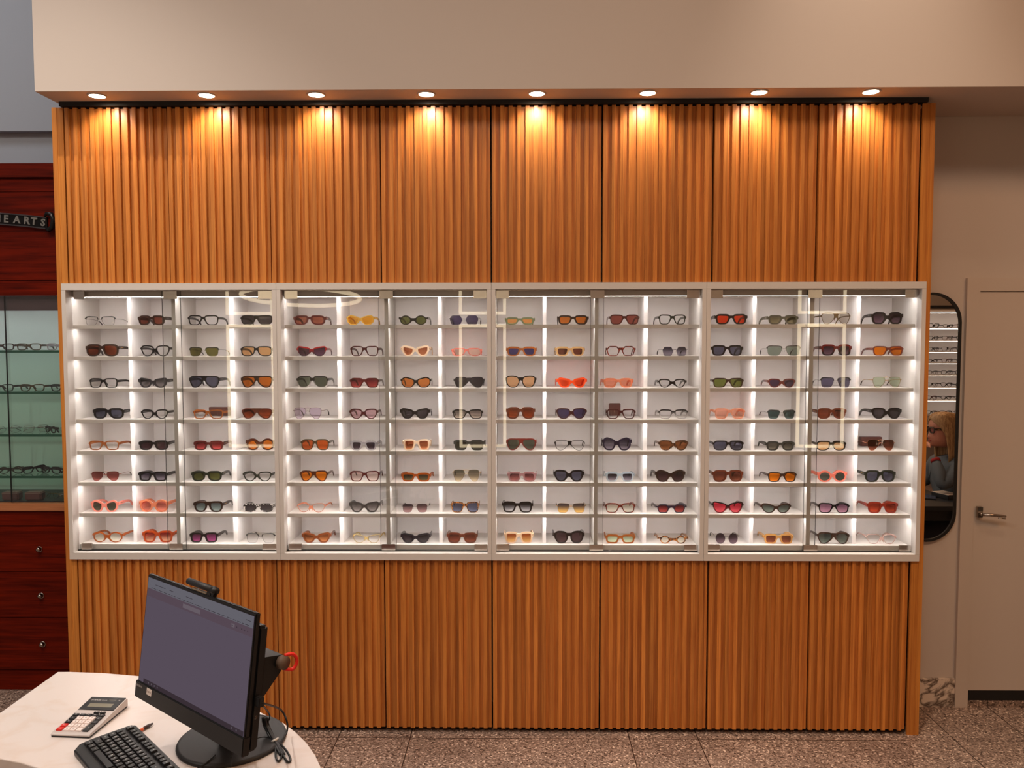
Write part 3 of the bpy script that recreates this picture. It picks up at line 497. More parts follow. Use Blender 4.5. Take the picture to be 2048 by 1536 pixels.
TABLE = '''111|-1.955|0.146|0.041|square|b|black|clear|black browline eyeglasses with clear lenses
112|-1.716|0.131|0.045|rrect|k|dkbrown|redbrown|dark brown rounded sunglasses with reddish brown lenses
113|-1.475|0.145|0.046|square|m|black|clear|black square eyeglasses with clear lenses
114|-1.228|0.154|0.045|flat|m|black|dkgrey|black sunglasses with dark grey lenses
121|-1.95|0.158|0.057|rrect|k|vdbrown|redbrown2|chunky oversized brown sunglasses with brown lenses
122|-1.702|0.141|0.051|panto|m|black|clear|black panto eyeglasses with clear lenses
123|-1.475|0.144|0.042|square|b|black|olive|browline sunglasses with olive lenses
124|-1.231|0.15|0.046|rrect|m|black|ltorange|black rounded glasses with light orange lenses
131|-1.948|0.139|0.045|rect|m|black|clear|black rectangular eyeglasses with clear lenses
132|-1.716|0.142|0.047|cat|k|charcoal|grey|charcoal cat-eye sunglasses with grey lenses
133|-1.477|0.147|0.056|aviator|s|black|bluegrey|black aviator sunglasses with blue grey lenses
134|-1.232|0.153|0.056|aviator|s|vdbrown|orange|dark aviator sunglasses with orange lenses
141|-1.929|0.15|0.05|rrect|k|black|bluegrey|black rounded sunglasses with blue grey lenses
142|-1.712|0.128|0.044|panto|m|black|clear|black round eyeglasses with clear lenses
143|-1.462|0.146|0.043|square|m|amber|clear|translucent amber square eyeglasses with clear lenses
144|-1.234|0.145|0.049|aviator|s|brown|redorange|brown aviator sunglasses with amber red lenses
151|-1.954|0.145|0.044|square|m|amber|clear|amber brown square eyeglasses with clear lenses
152|-1.72|0.141|0.045|rrect|k|black|dkplum|thick black sunglasses with dark brown lenses
153|-1.463|0.142|0.044|rect|k|dkred|red|dark red sunglasses with red lenses
154|-1.221|0.139|0.055|round|k|brown|orange2|round brown sunglasses with vivid orange lenses
161|-1.952|0.138|0.046|aviator|w|rose|rose|thin metal aviator sunglasses with rose brown lenses
162|-1.729|0.142|0.046|rect|k|black|gradgrey|flat black sunglasses with smoky grey lenses
163|-1.475|0.146|0.048|rrect|k|dkgreen|green|dark green sunglasses with green lenses
164|-1.238|0.139|0.046|panto|m|dkgreen|clear|dark green panto eyeglasses with clear lenses
171|-1.96|0.135|0.056|butter|k|pink|greygreen|pink butterfly sunglasses with grey green lenses
172|-1.727|0.144|0.059|round|k|peach|rose2|translucent peach round sunglasses with rose lenses
173|-1.471|0.144|0.051|flat|k|vdbrown|teal|dark brown flat-top sunglasses with pale teal lenses
174|-1.235|0.142|0.041|rrect|m|mottled|dkgrey|black and white mottled sunglasses with dark lenses
181|-1.95|0.149|0.05|round|m|amber2|peachclear|amber tortoise round eyeglasses with a blush tint
182|-1.713|0.147|0.056|square|k|orange|orangered|oversized orange square sunglasses with red lenses
183|-1.495|0.135|0.048|rect|k|black|magenta|small black sunglasses with magenta lenses
184|-1.228|0.139|0.045|square|b|black|clear|half-rim black and silver eyeglasses with clear lenses
211|-0.982|0.152|0.044|rrect|k|dkred|rosebrown|dark red rounded sunglasses with rose brown lenses
212|-0.747|0.133|0.045|butter|m|yellow|yellow|yellow butterfly sunglasses with yellow lenses
213|-0.503|0.136|0.043|round|m|black|green|round black sunglasses with green lenses
214|-0.269|0.144|0.043|hexg|w|black|navy|thin black metal sunglasses with navy lenses
221|-0.974|0.141|0.046|cat|m|redblack|purple|red and black cat-eye sunglasses with smoky purple lenses
222|-0.729|0.134|0.047|square|m|burg|clear|burgundy eyeglasses with clear lenses
223|-0.494|0.137|0.049|cat|k|cream|brown2|cream sunglasses with brown lenses
224|-0.258|0.141|0.037|rrect|m|pinkclear|pinkclear|pale pink translucent glasses with pink lenses
231|-0.973|0.15|0.055|rrect|m|fade|greygreen|black-to-clear oversized sunglasses with grey green lenses
232|-0.732|0.138|0.046|square|m|dkred|red2|dark red square sunglasses with dark red lenses
233|-0.493|0.142|0.05|butter|m|black|orange3|black angular cat-eye sunglasses with orange brown lenses
234|-0.247|0.143|0.05|aviator|m|charcoal|dkgrey|charcoal rounded sunglasses with dark grey lenses
241|-0.997|0.139|0.053|aviator|w|redm|lilac|thin metal aviator glasses with pale lilac lenses
242|-0.737|0.133|0.047|panto|m|burg|lilac2|burgundy panto glasses with pale mauve lenses
243|-0.499|0.141|0.05|cat|k|black|dkgrey|thick black cat-eye sunglasses with dark grey lenses
244|-0.254|0.143|0.044|square|m|black|ltgrey|black square glasses with light grey lenses
251|-0.965|0.134|0.052|rrect|m|olivebr|orangebr|olive brown sunglasses with burnt orange lenses
252|-0.738|0.128|0.046|square|k|clearg|dkgrey2|translucent grey sunglasses with dark lenses
253|-0.492|0.131|0.052|square|k|cream|brown2|cream square sunglasses with brown lenses
254|-0.249|0.144|0.049|rect|k|greyt|dkgreen2|translucent dark grey sunglasses with dark lenses
261|-0.973|0.133|0.051|aviator|m|brown|orange2|brown flat aviator sunglasses with orange lenses
262|-0.735|0.14|0.049|square|m|dkred|pinktint|dark red square glasses with faint pink lenses
263|-0.497|0.139|0.041|rect|k|amber2|olivegrey|amber sunglasses with olive grey lenses
264|-0.261|0.133|0.056|aviator|w|gold|gradkhaki|gold metal aviator sunglasses with smoky lenses
271|-0.988|0.135|0.042|panto|t|peach|clear|peach translucent eyeglasses with clear lenses
272|-0.738|0.145|0.051|cat|k|black|grey|black cat-eye sunglasses with grey lenses
273|-0.502|0.127|0.04|square|w|silver|plum|rimless square sunglasses with plum lenses
274|-0.268|0.135|0.05|square|m|tort|blue|tortoiseshell sunglasses with blue lenses
281|-0.965|0.137|0.049|cat|k|brown3|brown3|brown cat-eye sunglasses with tan lenses
282|-0.73|0.133|0.041|cat|t|paleyel|clear|pale yellow cat-eye eyeglasses with clear lenses
283|-0.5|0.141|0.047|cat|k|charcoal|dkgrey|charcoal pointed cat-eye sunglasses with dark grey lenses
284|-0.282|0.145|0.05|square|k|brown4|brown4|brown square sunglasses with brown lenses
311|-0.012|0.138|0.034|square|k|sage|orange4|sage green sunglasses with pale orange lenses
312|0.232|0.145|0.043|square|k|vdbrown|orange|dark tortoise sunglasses with orange brown lenses
313|0.468|0.139|0.046|square|m|dkred2|rosebrown2|dark tortoise sunglasses with rose brown lenses
314|0.687|0.13|0.046|square|m|dkgreen|clear|dark green square eyeglasses with clear lenses
321|-0.005|0.141|0.043|square|k|amber3|blue2|amber sunglasses with blue lenses
322|0.219|0.137|0.043|rect|k|beige|dkbrown2|beige sunglasses with dark brown lenses
323|0.452|0.136|0.045|hexg|m|tort2|clear|red tortoise panto eyeglasses with clear lenses
324|0.699|0.122|0.041|hexg|w|gunmetal|gradgrey|thin metal hexagonal sunglasses with smoky lenses
331|-0.008|0.145|0.057|roundsq|m|black|peach|large black round glasses with peach lenses
332|0.228|0.141|0.047|cat|k|neon|redor|bright orange cat-eye sunglasses with red lenses
333|0.441|0.142|0.044|square|k|peach|salmon|peach square sunglasses with salmon lenses
334|0.689|0.134|0.04|panto|m|black|clear|black round eyeglasses with clear lenses
341|-0.009|0.136|0.055|rrect|k|brown4|redorange|large brown square sunglasses with brown red lenses
342|0.226|0.144|0.05|panto|m|dkred2|navy2|dark brown sunglasses with navy lenses
343|0.454|0.136|0.046|square|m|burg|clear|burgundy square eyeglasses with clear lenses
344|0.696|0.138|0.044|square|m|fade|clear|black-to-clear eyeglasses with clear lenses
351|-0.006|0.141|0.056|aviator|s|red3|greygreen|dark red aviator sunglasses with grey green lenses
352|0.218|0.141|0.048|aviator|t|black|clear|thin black square eyeglasses with clear lenses
353|0.436|0.139|0.061|butter|k|navyf|gradgrey|dark butterfly sunglasses with smoky lenses
354|0.698|0.14|0.048|panto|m|tortd|brown5|tortoiseshell panto sunglasses with brown lenses
361|-0.003|0.136|0.046|rrect|k|mauve|rosedk|mauve pink sunglasses with dark rose lenses
362|0.215|0.145|0.055|panto|k|black|bluegrey|thick black round sunglasses with blue grey lenses
363|0.451|0.137|0.046|square|k|paleblue|gradgrey|pale blue translucent sunglasses with dark lenses
364|0.685|0.142|0.056|butter|k|vdbrown|dkplum|dark brown butterfly sunglasses with plum lenses
371|-0.024|0.146|0.052|square|k|black|gradgrey2|black square sunglasses with fading grey lenses
372|0.226|0.14|0.044|square|w|gold|gradorange|gold metal sunglasses with grey orange lenses
373|0.454|0.142|0.045|square|m|tort2|peachclear|red tortoise square eyeglasses with peach tint
374|0.691|0.145|0.04|hexg|m|navyf|red2|navy angular sunglasses with red lenses
381|-0.017|0.137|0.054|square|k|cream2|gradorange2|cream square sunglasses with orange brown lenses
382|0.217|0.146|0.059|roundsq|k|black|dkplum2|oversized black round sunglasses with dark lenses
383|0.455|0.142|0.042|rect|k|amber3|mint|amber flat-top glasses with mint lenses
384|0.7|0.142|0.036|round|m|tort|peachclear|round tortoiseshell glasses with peach tint
411|0.956|0.15|0.048|square|k|black|redor2|black sunglasses with red orange lenses
412|1.193|0.143|0.042|square|k|olivef|olive2|translucent olive sunglasses with olive lenses
413|1.433|0.136|0.053|aviator|t|goldblk|greytint|gold and black double-bridge glasses with pale grey lenses
414|1.666|0.145|0.056|butter2|k|black|plum2|chunky black angular sunglasses with smoky plum lenses
421|0.939|0.147|0.049|square|k|black|bluegrey|black sunglasses with blue grey lenses
422|1.198|0.157|0.047|square|b|vdbrown|tealgrey|dark browline sunglasses with grey green lenses
423|1.438|0.142|0.052|square|k|redblack2|plum2|red-topped black square sunglasses with smoky plum lenses
424|1.674|0.142|0.044|square|m|redbr|orange2|red brown sunglasses with orange lenses
431|0.946|0.144|0.045|square|m|brown6|green2|dark brown sunglasses with green lenses
432|1.191|0.127|0.041|panto|m|redbr|blueviolet|red brown panto sunglasses with violet lenses
433|1.437|0.139|0.047|square|b|black|bluegrey2|black browline sunglasses with blue grey lenses
434|1.671|0.138|0.049|aviator|w|gold|mint2|thin gold double-bridge aviators with pale mint lenses
441|0.955|0.142|0.049|square|m|peach2|salmon2|peach translucent sunglasses with salmon lenses
442|1.192|0.131|0.042|square|b|black|teal2|black browline sunglasses with dark teal lenses
443|1.423|0.14|0.05|rrect|k|brown4|brown4|rounded brown sunglasses with brown lenses
444|1.674|0.142|0.052|panto|k|black|dkgrey|thick black sunglasses with dark grey lenses
451|0.951|0.143|0.046|rrect|m|black|bluegrey|black rounded sunglasses with blue grey lenses
452|1.19|0.135|0.043|square|k|greyt|grey2|dark grey translucent sunglasses with grey lenses
453|1.424|0.141|0.045|rrect|m|black|ltorange|black rounded rectangular glasses with pale orange lenses
454|1.65|0.132|0.051|aviator|w|rosegold|redbrown3|rose gold aviator sunglasses with brown lenses
461|0.951|0.145|0.055|rrect|k|brown4|redbrown3|rounded brown sunglasses with dark brown lenses
462|1.201|0.137|0.046|square|m|dkbrown|orange2|dark brown sunglasses with bright orange lenses
463|1.432|0.141|0.053|round|k|pink2|greygreen2|pink round sunglasses with green grey lenses
464|1.652|0.147|0.055|rrect|k|dkgreen|bluegrey|dark green rounded sunglasses with blue grey lenses
471|0.952|0.146|0.053|cat|m|blackred|pinkred|black cat-eye sunglasses with bright pink red lenses
472|1.175|0.141|0.045|ovalcat|m|brown6|tealgrey2|brown pointed oval sunglasses with grey green lenses
473|1.442|0.144|0.047|square|m|black|pinklilac|black square sunglasses with pink lilac lenses
474|1.667|0.144|0.053|square|k|redbr2|redbrown4|red brown square sunglasses with red brown lenses
481|0.949|0.113|0.05|round|w|gunmetal|dkplum3|small round grey metal sunglasses with plum grey lenses
482|1.189|0.138|0.046|rect|k|tan|brown7|tan sunglasses with brown lenses
483|1.443|0.149|0.055|aviator|m|brown6|tealgrey2|dark brown rounded sunglasses with grey green lenses
484|1.664|0.137|0.046|panto|t|pinkclear2|clear|pinkish clear round eyeglasses with clear lenses'''
CD = ['first', 'second', 'third', 'last']
RD = ['top shelf', 'second shelf', 'third shelf', 'fourth shelf', 'fifth shelf', 'sixth shelf', 'seventh shelf', 'bottom shelf']
protos = {}
for ln_ in TABLE.strip().split('\n'):
    a, x, w_, h_, kind, st, fc, lc, lab = ln_.split('|'); s, r, c = int(a[0])-1, int(a[1])-1, int(a[2])-1
    sun = lc not in ('clear',)
    nm = 'sunglasses' if ('sunglasses' in lab or 'aviators' in lab) else 'eyeglasses'
    t = eyewear(nm, float(w_), float(h_), kind, st, fc, lc)
    t.location = (float(x), .086, SH[r]+.0004); t.rotation_euler.z = R(random.uniform(-3, 3))
    tag(t, '%s, %s cabinet, %s, %s slot' % (lab, CN[s], RD[r], CD[c]), nm)
    t['group'] = 'eyewear pairs in the white display cabinets'
    protos[a] = t
def copy_tree(o, parent=None):
    c = o.copy(); C.objects.link(c)
    if parent is not None: c.parent = parent
    for k in ('label', 'category', 'group'):
        if parent is None and k in c: del c[k]
    for ch in [q for q in o.children]: copy_tree(ch, c)
    return c
# brown leather pieces lying behind three pairs
M['leather'] = pm('brown_leather', (84, 34, 24), .5, bump=.3, bscale=300)
for (x0, x1, z0, z1, y0, d_, l, nm) in ((-1.515, -1.414, 1.4529, 1.494, .236, .035, 'long brown leather case behind the translucent amber eyeglasses, leftmost cabinet', 'leather_case'), (.4147, .471, 1.4529, 1.5136, .236, .008, 'small square brown leather plaque behind the burgundy square eyeglasses', 'leather_plaque'), (1.6227, 1.721, 1.3065, 1.3506, .236, .035, 'long brown leather case behind the rose gold aviator sunglasses', 'leather_case')):
    t = empty(nm, ((x0+x1)/2, y0, z0), 0, l, 'leather case' if 'case' in nm else 'plaque'); hw = (x1-x0)/2; hh = z1-z0
    MB().bbox(-hw, hw, 0, d_, 0, hh, .003).build('body', M['leather'], t)
    if nm == 'leather_case': MB().bbox(-hw-.001, hw+.001, -.0012, d_*.6, hh*.62, hh+.001, .001).build('flap', M['leather'], t)
    else:
        MB().tube([(-.012, -.0004, hh*.3), (0, -.0004, hh*.7), (.012, -.0004, hh*.3)], .0008, 6).build('embossed_mark', fmat('brown'), t)
# ------------------------------------------------------------------ mahogany display cabinet on the left
def tube_ring(m, c, r, rr, ax='y', n=20, mi=0):
    P = []
    for k in range(n):
        a = 2*math.pi*k/n; u, v = r*math.cos(a), r*math.sin(a)
        P.append((c[0]+u, c[1], c[2]+v) if ax == 'y' else (c[0]+u, c[1]+v, c[2]) if ax == 'z' else (c[0], c[1]+u, c[2]+v))
    m.tube(P, rr, 6, mi, closed=True)
CX0, CX1, CY = -4.2, -2.115, .44
mc = empty('mahogany_cabinet', (CX0, CY, 0), 0, 'tall reddish mahogany display cabinet with glass shelves and drawers at the left edge', 'display cabinet')
def cb(name, x0, x1, y0, y1, z0, z1, mat, b=.002): 
    m = MB(); m.bbox(x0-CX0, x1-CX0, y0-CY, y1-CY, z0, z1, b); return m.build(name, mat, mc)
g = .0008
cb('cornice', CX0, CX1, CY-.012, .86, 2.634, 2.705, M['maho'])
cb('frieze', CX0, CX1, CY+.004, .86, 2.565, 2.632, M['maho'])
cb('header_panel', CX0, CX1, CY+.001, .86, 2.121, 2.563, M['maho'])
cb('top_rail', CX0, CX1, CY-.004, .86, 2.045, 2.1185, M['maho'])
cb('back_panel', CX0, CX1, .80, .83, .9820, 2.0440, M['bluegreen'])
cb('dark_rail', CX0, CX1, .462, .475, 1.9700, 2.0440, pm('dark_rail', (70, 52, 54), .5))
cb('side_panel', CX1-.02, CX1, CY+.01, .798, .9830, 2.0430, M['maho'])
cb('ledge', CX0, CX1, CY-.014, .86, .944, .981, M['maho_lit'])
cb('ledge_rail', CX0, CX1, CY-.004, .86, .866, .943, M['maho'])
cb('plinth', CX0, CX1, CY+.004, .86, .0, .105, M['maho'])
cb('drawer_case', CX0, CX1, CY+.022, .86, .107, .864, M['maho'])
for z0, z1, zk in ((.627, .863, .744), (.385, .624, .501), (.108, .382, .245)):
    for xa, xb in ((-3.30, CX1-.004), (CX0, -3.304)):
        d = cb('drawer', xa, xb, CY, CY+.020, z0, z1, M['maho'])
        if xa > -3.4:
            k = MB(); Mx = Matrix.Translation((-2.488-CX0, -.001, zk)) @ Matrix.Rotation(R(90), 4, 'X')
            k.lathe([(.007, 0), (.005, .008), (.010, .014), (.011, .018), (.005, .021)], n=16, M=Mx); tube_ring(k, (-2.488-CX0, -.004, zk), .0135, .0022)
            k.build('drawer_knob', M['nickel'], d)
for zs in (1.767, 1.555, 1.335, 1.118):
    m = MB(); x0, x1, y0, y1 = 0+.01, CX1-.022-CX0, .035, .355
    m.box(x0, x1, y0, y1, zs-.012, zs, 0); m.box(x0, x1, y0-.0006, y0, zs-.0125, zs+.0003, 1); m.build('glass_shelf', [M['glassg'], M['glassedge']], mc)
cb('floor_glass', CX0, CX1-.022, .47, .795, .9815, .988, M['blackp'], .001)
for x0, x1, y in ((-3.3, -2.618, .452), (-2.63, CX1-.022, .445)):
    m = MB(); m.box(x0-CX0, x1-CX0, y-CY, y-CY+.005, .985, 2.043); d = m.build('sliding_glass_door', M['glass'], mc)
    if x0 < -3: continue
    m = MB(); xe = x1 if x0 < -3 else x0; (x0 > -3) and m.box(xe-CX0-.002, xe-CX0+.002, y-CY-.0008, y-CY+.0055, .9855, 2.0425); m.build('dark_edge', M['blackp'], d)
m = MB(); m.box(.3, CX1-CX0-.03, .05, .075, 1.990, 2.0); m.build('cabinet_lamp', emis('cab_lamp', (.95, .98, 1), 18), mc)
# raised metal scroll sign on the header panel
sg_ = empty('scroll_sign', (-2.80, .4405, 2.42), 0, 'dark metal scroll plaque with raised gothic letters on the mahogany header', 'sign')
def arc(x): return .0137-.167*x*x
sb = MB(); n = 24; xs = [-.41+.82*i/n for i in range(n+1)]
def ribbon(m, zo0, zo1, y0, y1, xs, mi=0):
    vs = []; 
    for x in xs:
        for zz, yy in ((zo0, y0), (zo1, y0), (zo1, y1), (zo0, y1)): vs.append((x, yy, arc(x)+zz))
    L_ = len(xs); m.add(vs, [(i*4+k, i*4+(k+1) % 4, i*4+4+(k+1) % 4, i*4+4+k) for i in range(L_-1) for k in range(4)]+[(3, 2, 1, 0), tuple((L_-1)*4+k for k in range(4))], mi)
ribbon(sb, -.030, .030, -.010, 0, xs)
sb.build('ribbon', pm('sign_metal', (34, 32, 32), .35, .8), sg_)
sb = MB(); ribbon(sb, .0245, .0305, -.015, -.008, xs); ribbon(sb, -.0305, -.0245, -.015, -.008, xs); sb.build('raised_border', pm('sign_border', (96, 90, 92), .3, .9), sg_)
cu = MB(); 
for k in range(1): cu.tube([(.408, -.012, -.040), (.420, -.016, -.050), (.440, -.018, -.035), (.448, -.018, 0), (.438, -.018, .030), (.412, -.016, .034), (.402, -.014, .018)], [.007, .011, .013, .013, .012, .009, .006], 8)
cu.build('scroll_curl', pm('sign_metal2', (44, 42, 42), .3, .8), sg_)
ltm = pm('sign_letters', (170, 166, 158), .25, .9)
for ch, x in zip('CHROMEHEARTS', [-.385, -.335, -.29, -.245, -.195, -.15+.05-.04, .16, .205, .259, .309, .345, .391]):
    v, f = text(ch, .050, .035); a = -.334*x
    Mx = Matrix.Translation((x, -.013, arc(x))) @ Matrix.Rotation(-a, 4, 'Y') @ Matrix.Rotation(R(90), 4, 'X')
    lt = MB(); lt.add([Mx @ p for p in v], f); lo = lt.build('raised_letter', ltm, sg_); so = lo.modifiers.new('s', 'SOLIDIFY'); so.thickness = .004
# eyewear on its glass shelves
def place(name, w_, h_, kind, st, fc, lc, x, y, z, rz, label, grp, folded=False):
    t = eyewear(name, w_, h_, kind, st, fc, lc, folded=folded); t.location = (x, y, z+.0006); t.rotation_euler.z = R(rz); tag(t, label, name, grp); return t
MG = 'eyewear on the mahogany cabinet glass shelves'
SH1, SH2, SH3, SH4, SH5 = 1.767, 1.555, 1.335, 1.118, .988
place('eyeglasses', .128, .036, 'rect', 'm', 'olivebr', 'clear', -2.548, .50, SH1, 4, 'olive brown rectangular eyeglasses on the top glass shelf of the mahogany cabinet', MG)
place('eyeglasses', .128, .036, 'rect', 'm', 'clearg', 'clear', -2.392, .50, SH1, 4, 'colourless rectangular eyeglasses on the top glass shelf, beside the oak end panel', MG)
place('eyeglasses', .128, .036, 'rect', 'm', 'dkbrown', 'clear', -2.69, .50, SH1, 4, 'dark eyeglasses cut by the photo edge on the top glass shelf', MG)
place('eyeglasses', .130, .037, 'square', 'm', 'olivebr', 'clear', -2.538, .50, SH2, 3, 'dark olive square eyeglasses on the second glass shelf of the mahogany cabinet', MG)
place('eyeglasses', .130, .037, 'square', 'm', 'black', 'clear', -2.378, .50, SH2, 3, 'black square eyeglasses on the second glass shelf, beside the oak end panel', MG)
place('eyeglasses', .130, .037, 'square', 'm', 'greyt', 'clear', -2.70, .50, SH2, 3, 'grey eyeglasses cut by the photo edge on the second glass shelf', MG)
fx = [(-2.69, 'round', 'w', 'gunmetal', 25), (-2.56, 'rect', 'w', 'silver', 40), (-2.47, 'round', 'm', 'greyt', -35), (-2.36, 'square', 'w', 'silver', 30)]
for i, (x, k, st, fc, rz) in enumerate(fx):
    place('eyeglasses', .125, .036, k, st, fc, 'clear', x, .53+.03*(i % 2), SH3, rz, 'folded silver and grey eyeglasses, %s on the third glass shelf' % ['cut by the photo edge', 'left of centre', 'right of centre', 'nearest the oak end panel'][i], MG, True)
fx = [(-2.69, 'round', 'm', 'dkgreen', 20), (-2.58, 'square', 'm', 'black', 60), (-2.48, 'rrect', 'm', 'black', -12), (-2.37, 'square', 'm', 'gunmetal', 65)]
for i, (x, k, st, fc, rz) in enumerate(fx):
    place('eyeglasses', .125, .038, k, st, fc, 'clear', x, .54+.03*(i % 2), SH4, rz, 'folded dark eyeglasses, %s on the fourth glass shelf' % ['cut by the photo edge', 'left of centre', 'right of centre', 'nearest the oak end panel'][i], MG, True)
fx = [(-2.49, 'rect', 'w', 'gold', -20), (-2.39, 'square', 'w', 'silver', 35)]
for i, (x, k, st, fc, rz) in enumerate(fx):
    place('eyeglasses', .115, .030, k, st, fc, 'clear', x, .56, SH5, rz, 'folded metal eyeglasses on the mahogany cabinet floor, %s' % ['behind the brown cases', 'nearest the oak end panel'][i], MG, True)
M['croc'] = pm('croc_leather', (88, 52, 44), .35, bump=1.0, bscale=140)
for i, (x, l) in enumerate(((-2.66, 'brown textured leather case at the photo edge, behind the dark door edge'), (-2.54, 'brown textured leather case on the mahogany cabinet floor, right of the door edge'))):
    t = empty('leather_case', (x, .478, SH5+.0002), R(4), l, 'leather case'); MB().bbox(-.042, .042, 0, .05, 0, .042, .007).build('body', M['croc'], t)
    MB().bbox(-.043, .043, -.001, .051, .030, .0435, .005).build('lid', pm('croc_lid', (120, 96, 84), .3, bump=1, bscale=140), t)
# ------------------------------------------------------------------ pill mirror on the right wall
mr = empty('pill_mirror', (1.9725, .307, .829), 0, 'tall pill-shaped wall mirror in a thin black frame beside the door', 'mirror')
def pill(w_, h_, n=18):
    r = w_/2; P = []
    for k in range(n+1): a = math.pi*k/n; P.append((r*math.cos(a), h_-r+r*math.sin(a)))
    for k in range(n+1): a = math.pi+math.pi*k/n; P.append((r*math.cos(a), r+r*math.sin(a)))
    return P
O = pill(.285, 1.2145); I = [(x*(.1425-.0125)/.1425, .60725+(z-.60725)*(.60725-.0125)/.60725) for x, z in O]; n = len(O); m = MB()
vs = [(x, y, z) for y, L_ in ((-.017, I), (-.017, O), (0, O), (0, I)) for x, z in L_]
m.add(vs, [(q*n+i, q*n+(i+1) % n, ((q+1) % 4)*n+(i+1) % n, ((q+1) % 4)*n+i) for q in range(4) for i in range(n)]); m.build('frame', M['black'], mr)
m = MB(); m.prism(I, -.012, -.004, axis='y'); m.build('mirror_glass', M['mirror'], mr)
# ------------------------------------------------------------------ what the mirror and the door glass reflect: the opposite wall
for i, (x0, x1, l) in enumerate(((-3.41, -2.86, 'left'), (-.728, -.189, 'middle'), (3.146, 3.685, 'right'))):
    for z0, z1, q in ((.576, 2.0, 'tall lower'), (2.109, 2.80, 'short upper')):
        t = empty('light_frame', ((x0+x1)/2, -5.50, z0), 0, '%s glowing rectangular light frame on the opposite wall, %s, seen reflected' % (q, l), 'light frame', 'glowing light frames'); hw = (x1-x0)/2; h = z1-z0; e = .034
        m = MB(); m.box(-hw, hw, -.02, 0, 0, e).box(-hw, hw, -.02, 0, h-e, h).box(-hw, -hw+e, -.02, 0, e, h-e).box(hw-e, hw, -.02, 0, e, h-e); m.build('glowing_tube', M['ledwarm'], t)
        m = MB(); m.box(-hw+e, hw-e, -.019, -.010, e, h-e); m.build('recess_panel', M['walld'], t)
rg = empty('ring_light', (-2.12, -4.0, 2.23), 0, 'large glowing ring pendant light seen as a reflection at the top of the glass', 'pendant light')
rg.rotation_euler = (R(6), 0, 0)
m = MB(); tube_ring(m, (0, 0, 0), .55, .020, 'z', 64); m.build('glowing_ring', M['ledwarm'], rg)
m = MB()
for a in (30, 150, 270): m.tube([(.55*math.cos(R(a)), .55*math.sin(R(a)), .01), (0, 0, 2.72)], .0015, 5)
m.build('suspension_wires', M['nickel'], rg)
bay = empty('shelf_bay', (4.45, -5.52, .78), 0, 'white wall bay of lit eyewear shelves reflected in the pill mirror', 'shelving')
m = MB(); m.box(0, 1.2, 0, .012, 0, 1.36).box(0, .02, .012, .22, 0, 1.36).box(1.18, 1.2, .012, .22, 0, 1.36); m.build('carcass', M['whitein'], bay)
box('black_rail', 0, 1.2, .012, .225, 1.405, 1.435, M['black'], bay); box('top_board', 0, 1.2, 0, .22, 1.365, 1.385, M['white'], bay); box('base_board', .021, 1.179, .013, .22, 0, .02, M['white'], bay)
BZ = [1.955, 1.812, 1.680, 1.545, 1.405, 1.258, 1.105, .93]
for k, z in enumerate(BZ):
    box('shelf', .021, 1.179, .013, .215, z-.78-.014, z-.78, M['white'], bay)
    box('led_strip', .03, 1.17, .195, .207, (BZ[k-1]-.78-.0165 if k else 1.345), (BZ[k-1]-.78-.0142 if k else 1.349), emis('bay_led', (1, .90, .76), 8) if k == 0 else bpy.data.materials['bay_led'], bay)
pk = ['222', '132', '332', '444', '122', '342', '131', '272', '113']
for k, z in enumerate(BZ):
    for j, x in enumerate((4.84, 5.01, 5.18)):
        src = protos[['122', '142', '332', '444', '113', '334', '224', '312'][(k+j*3) % 8] if False else ['122', '142', '113', '334', '344', '352', '222', '131'][(k+j*3) % 8]]
        c = copy_tree(src); c.location = (x, -5.315, z+.0006); c.rotation_euler.z = math.pi
        tag(c, 'dark eyeglasses reflected in the pill mirror, %s pair on its %s lit shelf' % (['left', 'middle', 'right'][j], ORD[k]), 'eyeglasses', 'eyewear reflected in the pill mirror')
# ------------------------------------------------------------------ marble-topped table end
TZ = .75
edge = [(-1.501, -1.0905), (-1.464, -1.0895), (-1.345, -1.098), (-1.225, -1.119), (-1.05, -1.175), (-.90, -1.254), (-.80, -1.325), (-.734, -1.379), (-.668, -1.427), (-.620, -1.478), (-.5765, -1.533), (-.535, -1.598), (-.503, -1.662), (-.485, -1.73), (-.487, -1.82), (-.52, -1.93), (-.62, -2.04), (-.76, -2.09), (-.90, -2.06), (-1.0, -1.96), (-1.07, -1.85), (-1.13, -1.745), (-1.211, -1.670), (-1.27, -1.645), (-1.336, -1.626), (-1.42, -1.61), (-1.503, -1.60)]
tb_ = empty('side_table', (-1.0, -1.6, 0), 0, 'white marble table top with rounded end holding the computer', 'table')
m = MB(); m.prism([(x+1.0, y+1.6) for x, y in edge], TZ-.028, TZ)
o = m.build('table_top', M['tabletop'], tb_); bv = o.modifiers.new('b', 'BEVEL'); bv.width = .003; bv.segments = 2; bv.limit_method = 'ANGLE'
m = MB(); m.prism([((x+1.0)*.82, (y+1.6)*.82) for x, y in edge], .06, TZ-.029); m.build('pedestal', M['maho'], tb_)
m = MB(); m.prism([((x+1.0)*.78, (y+1.6)*.78) for x, y in edge], 0, .059); m.build('pedestal_foot', M['black'], tb_)
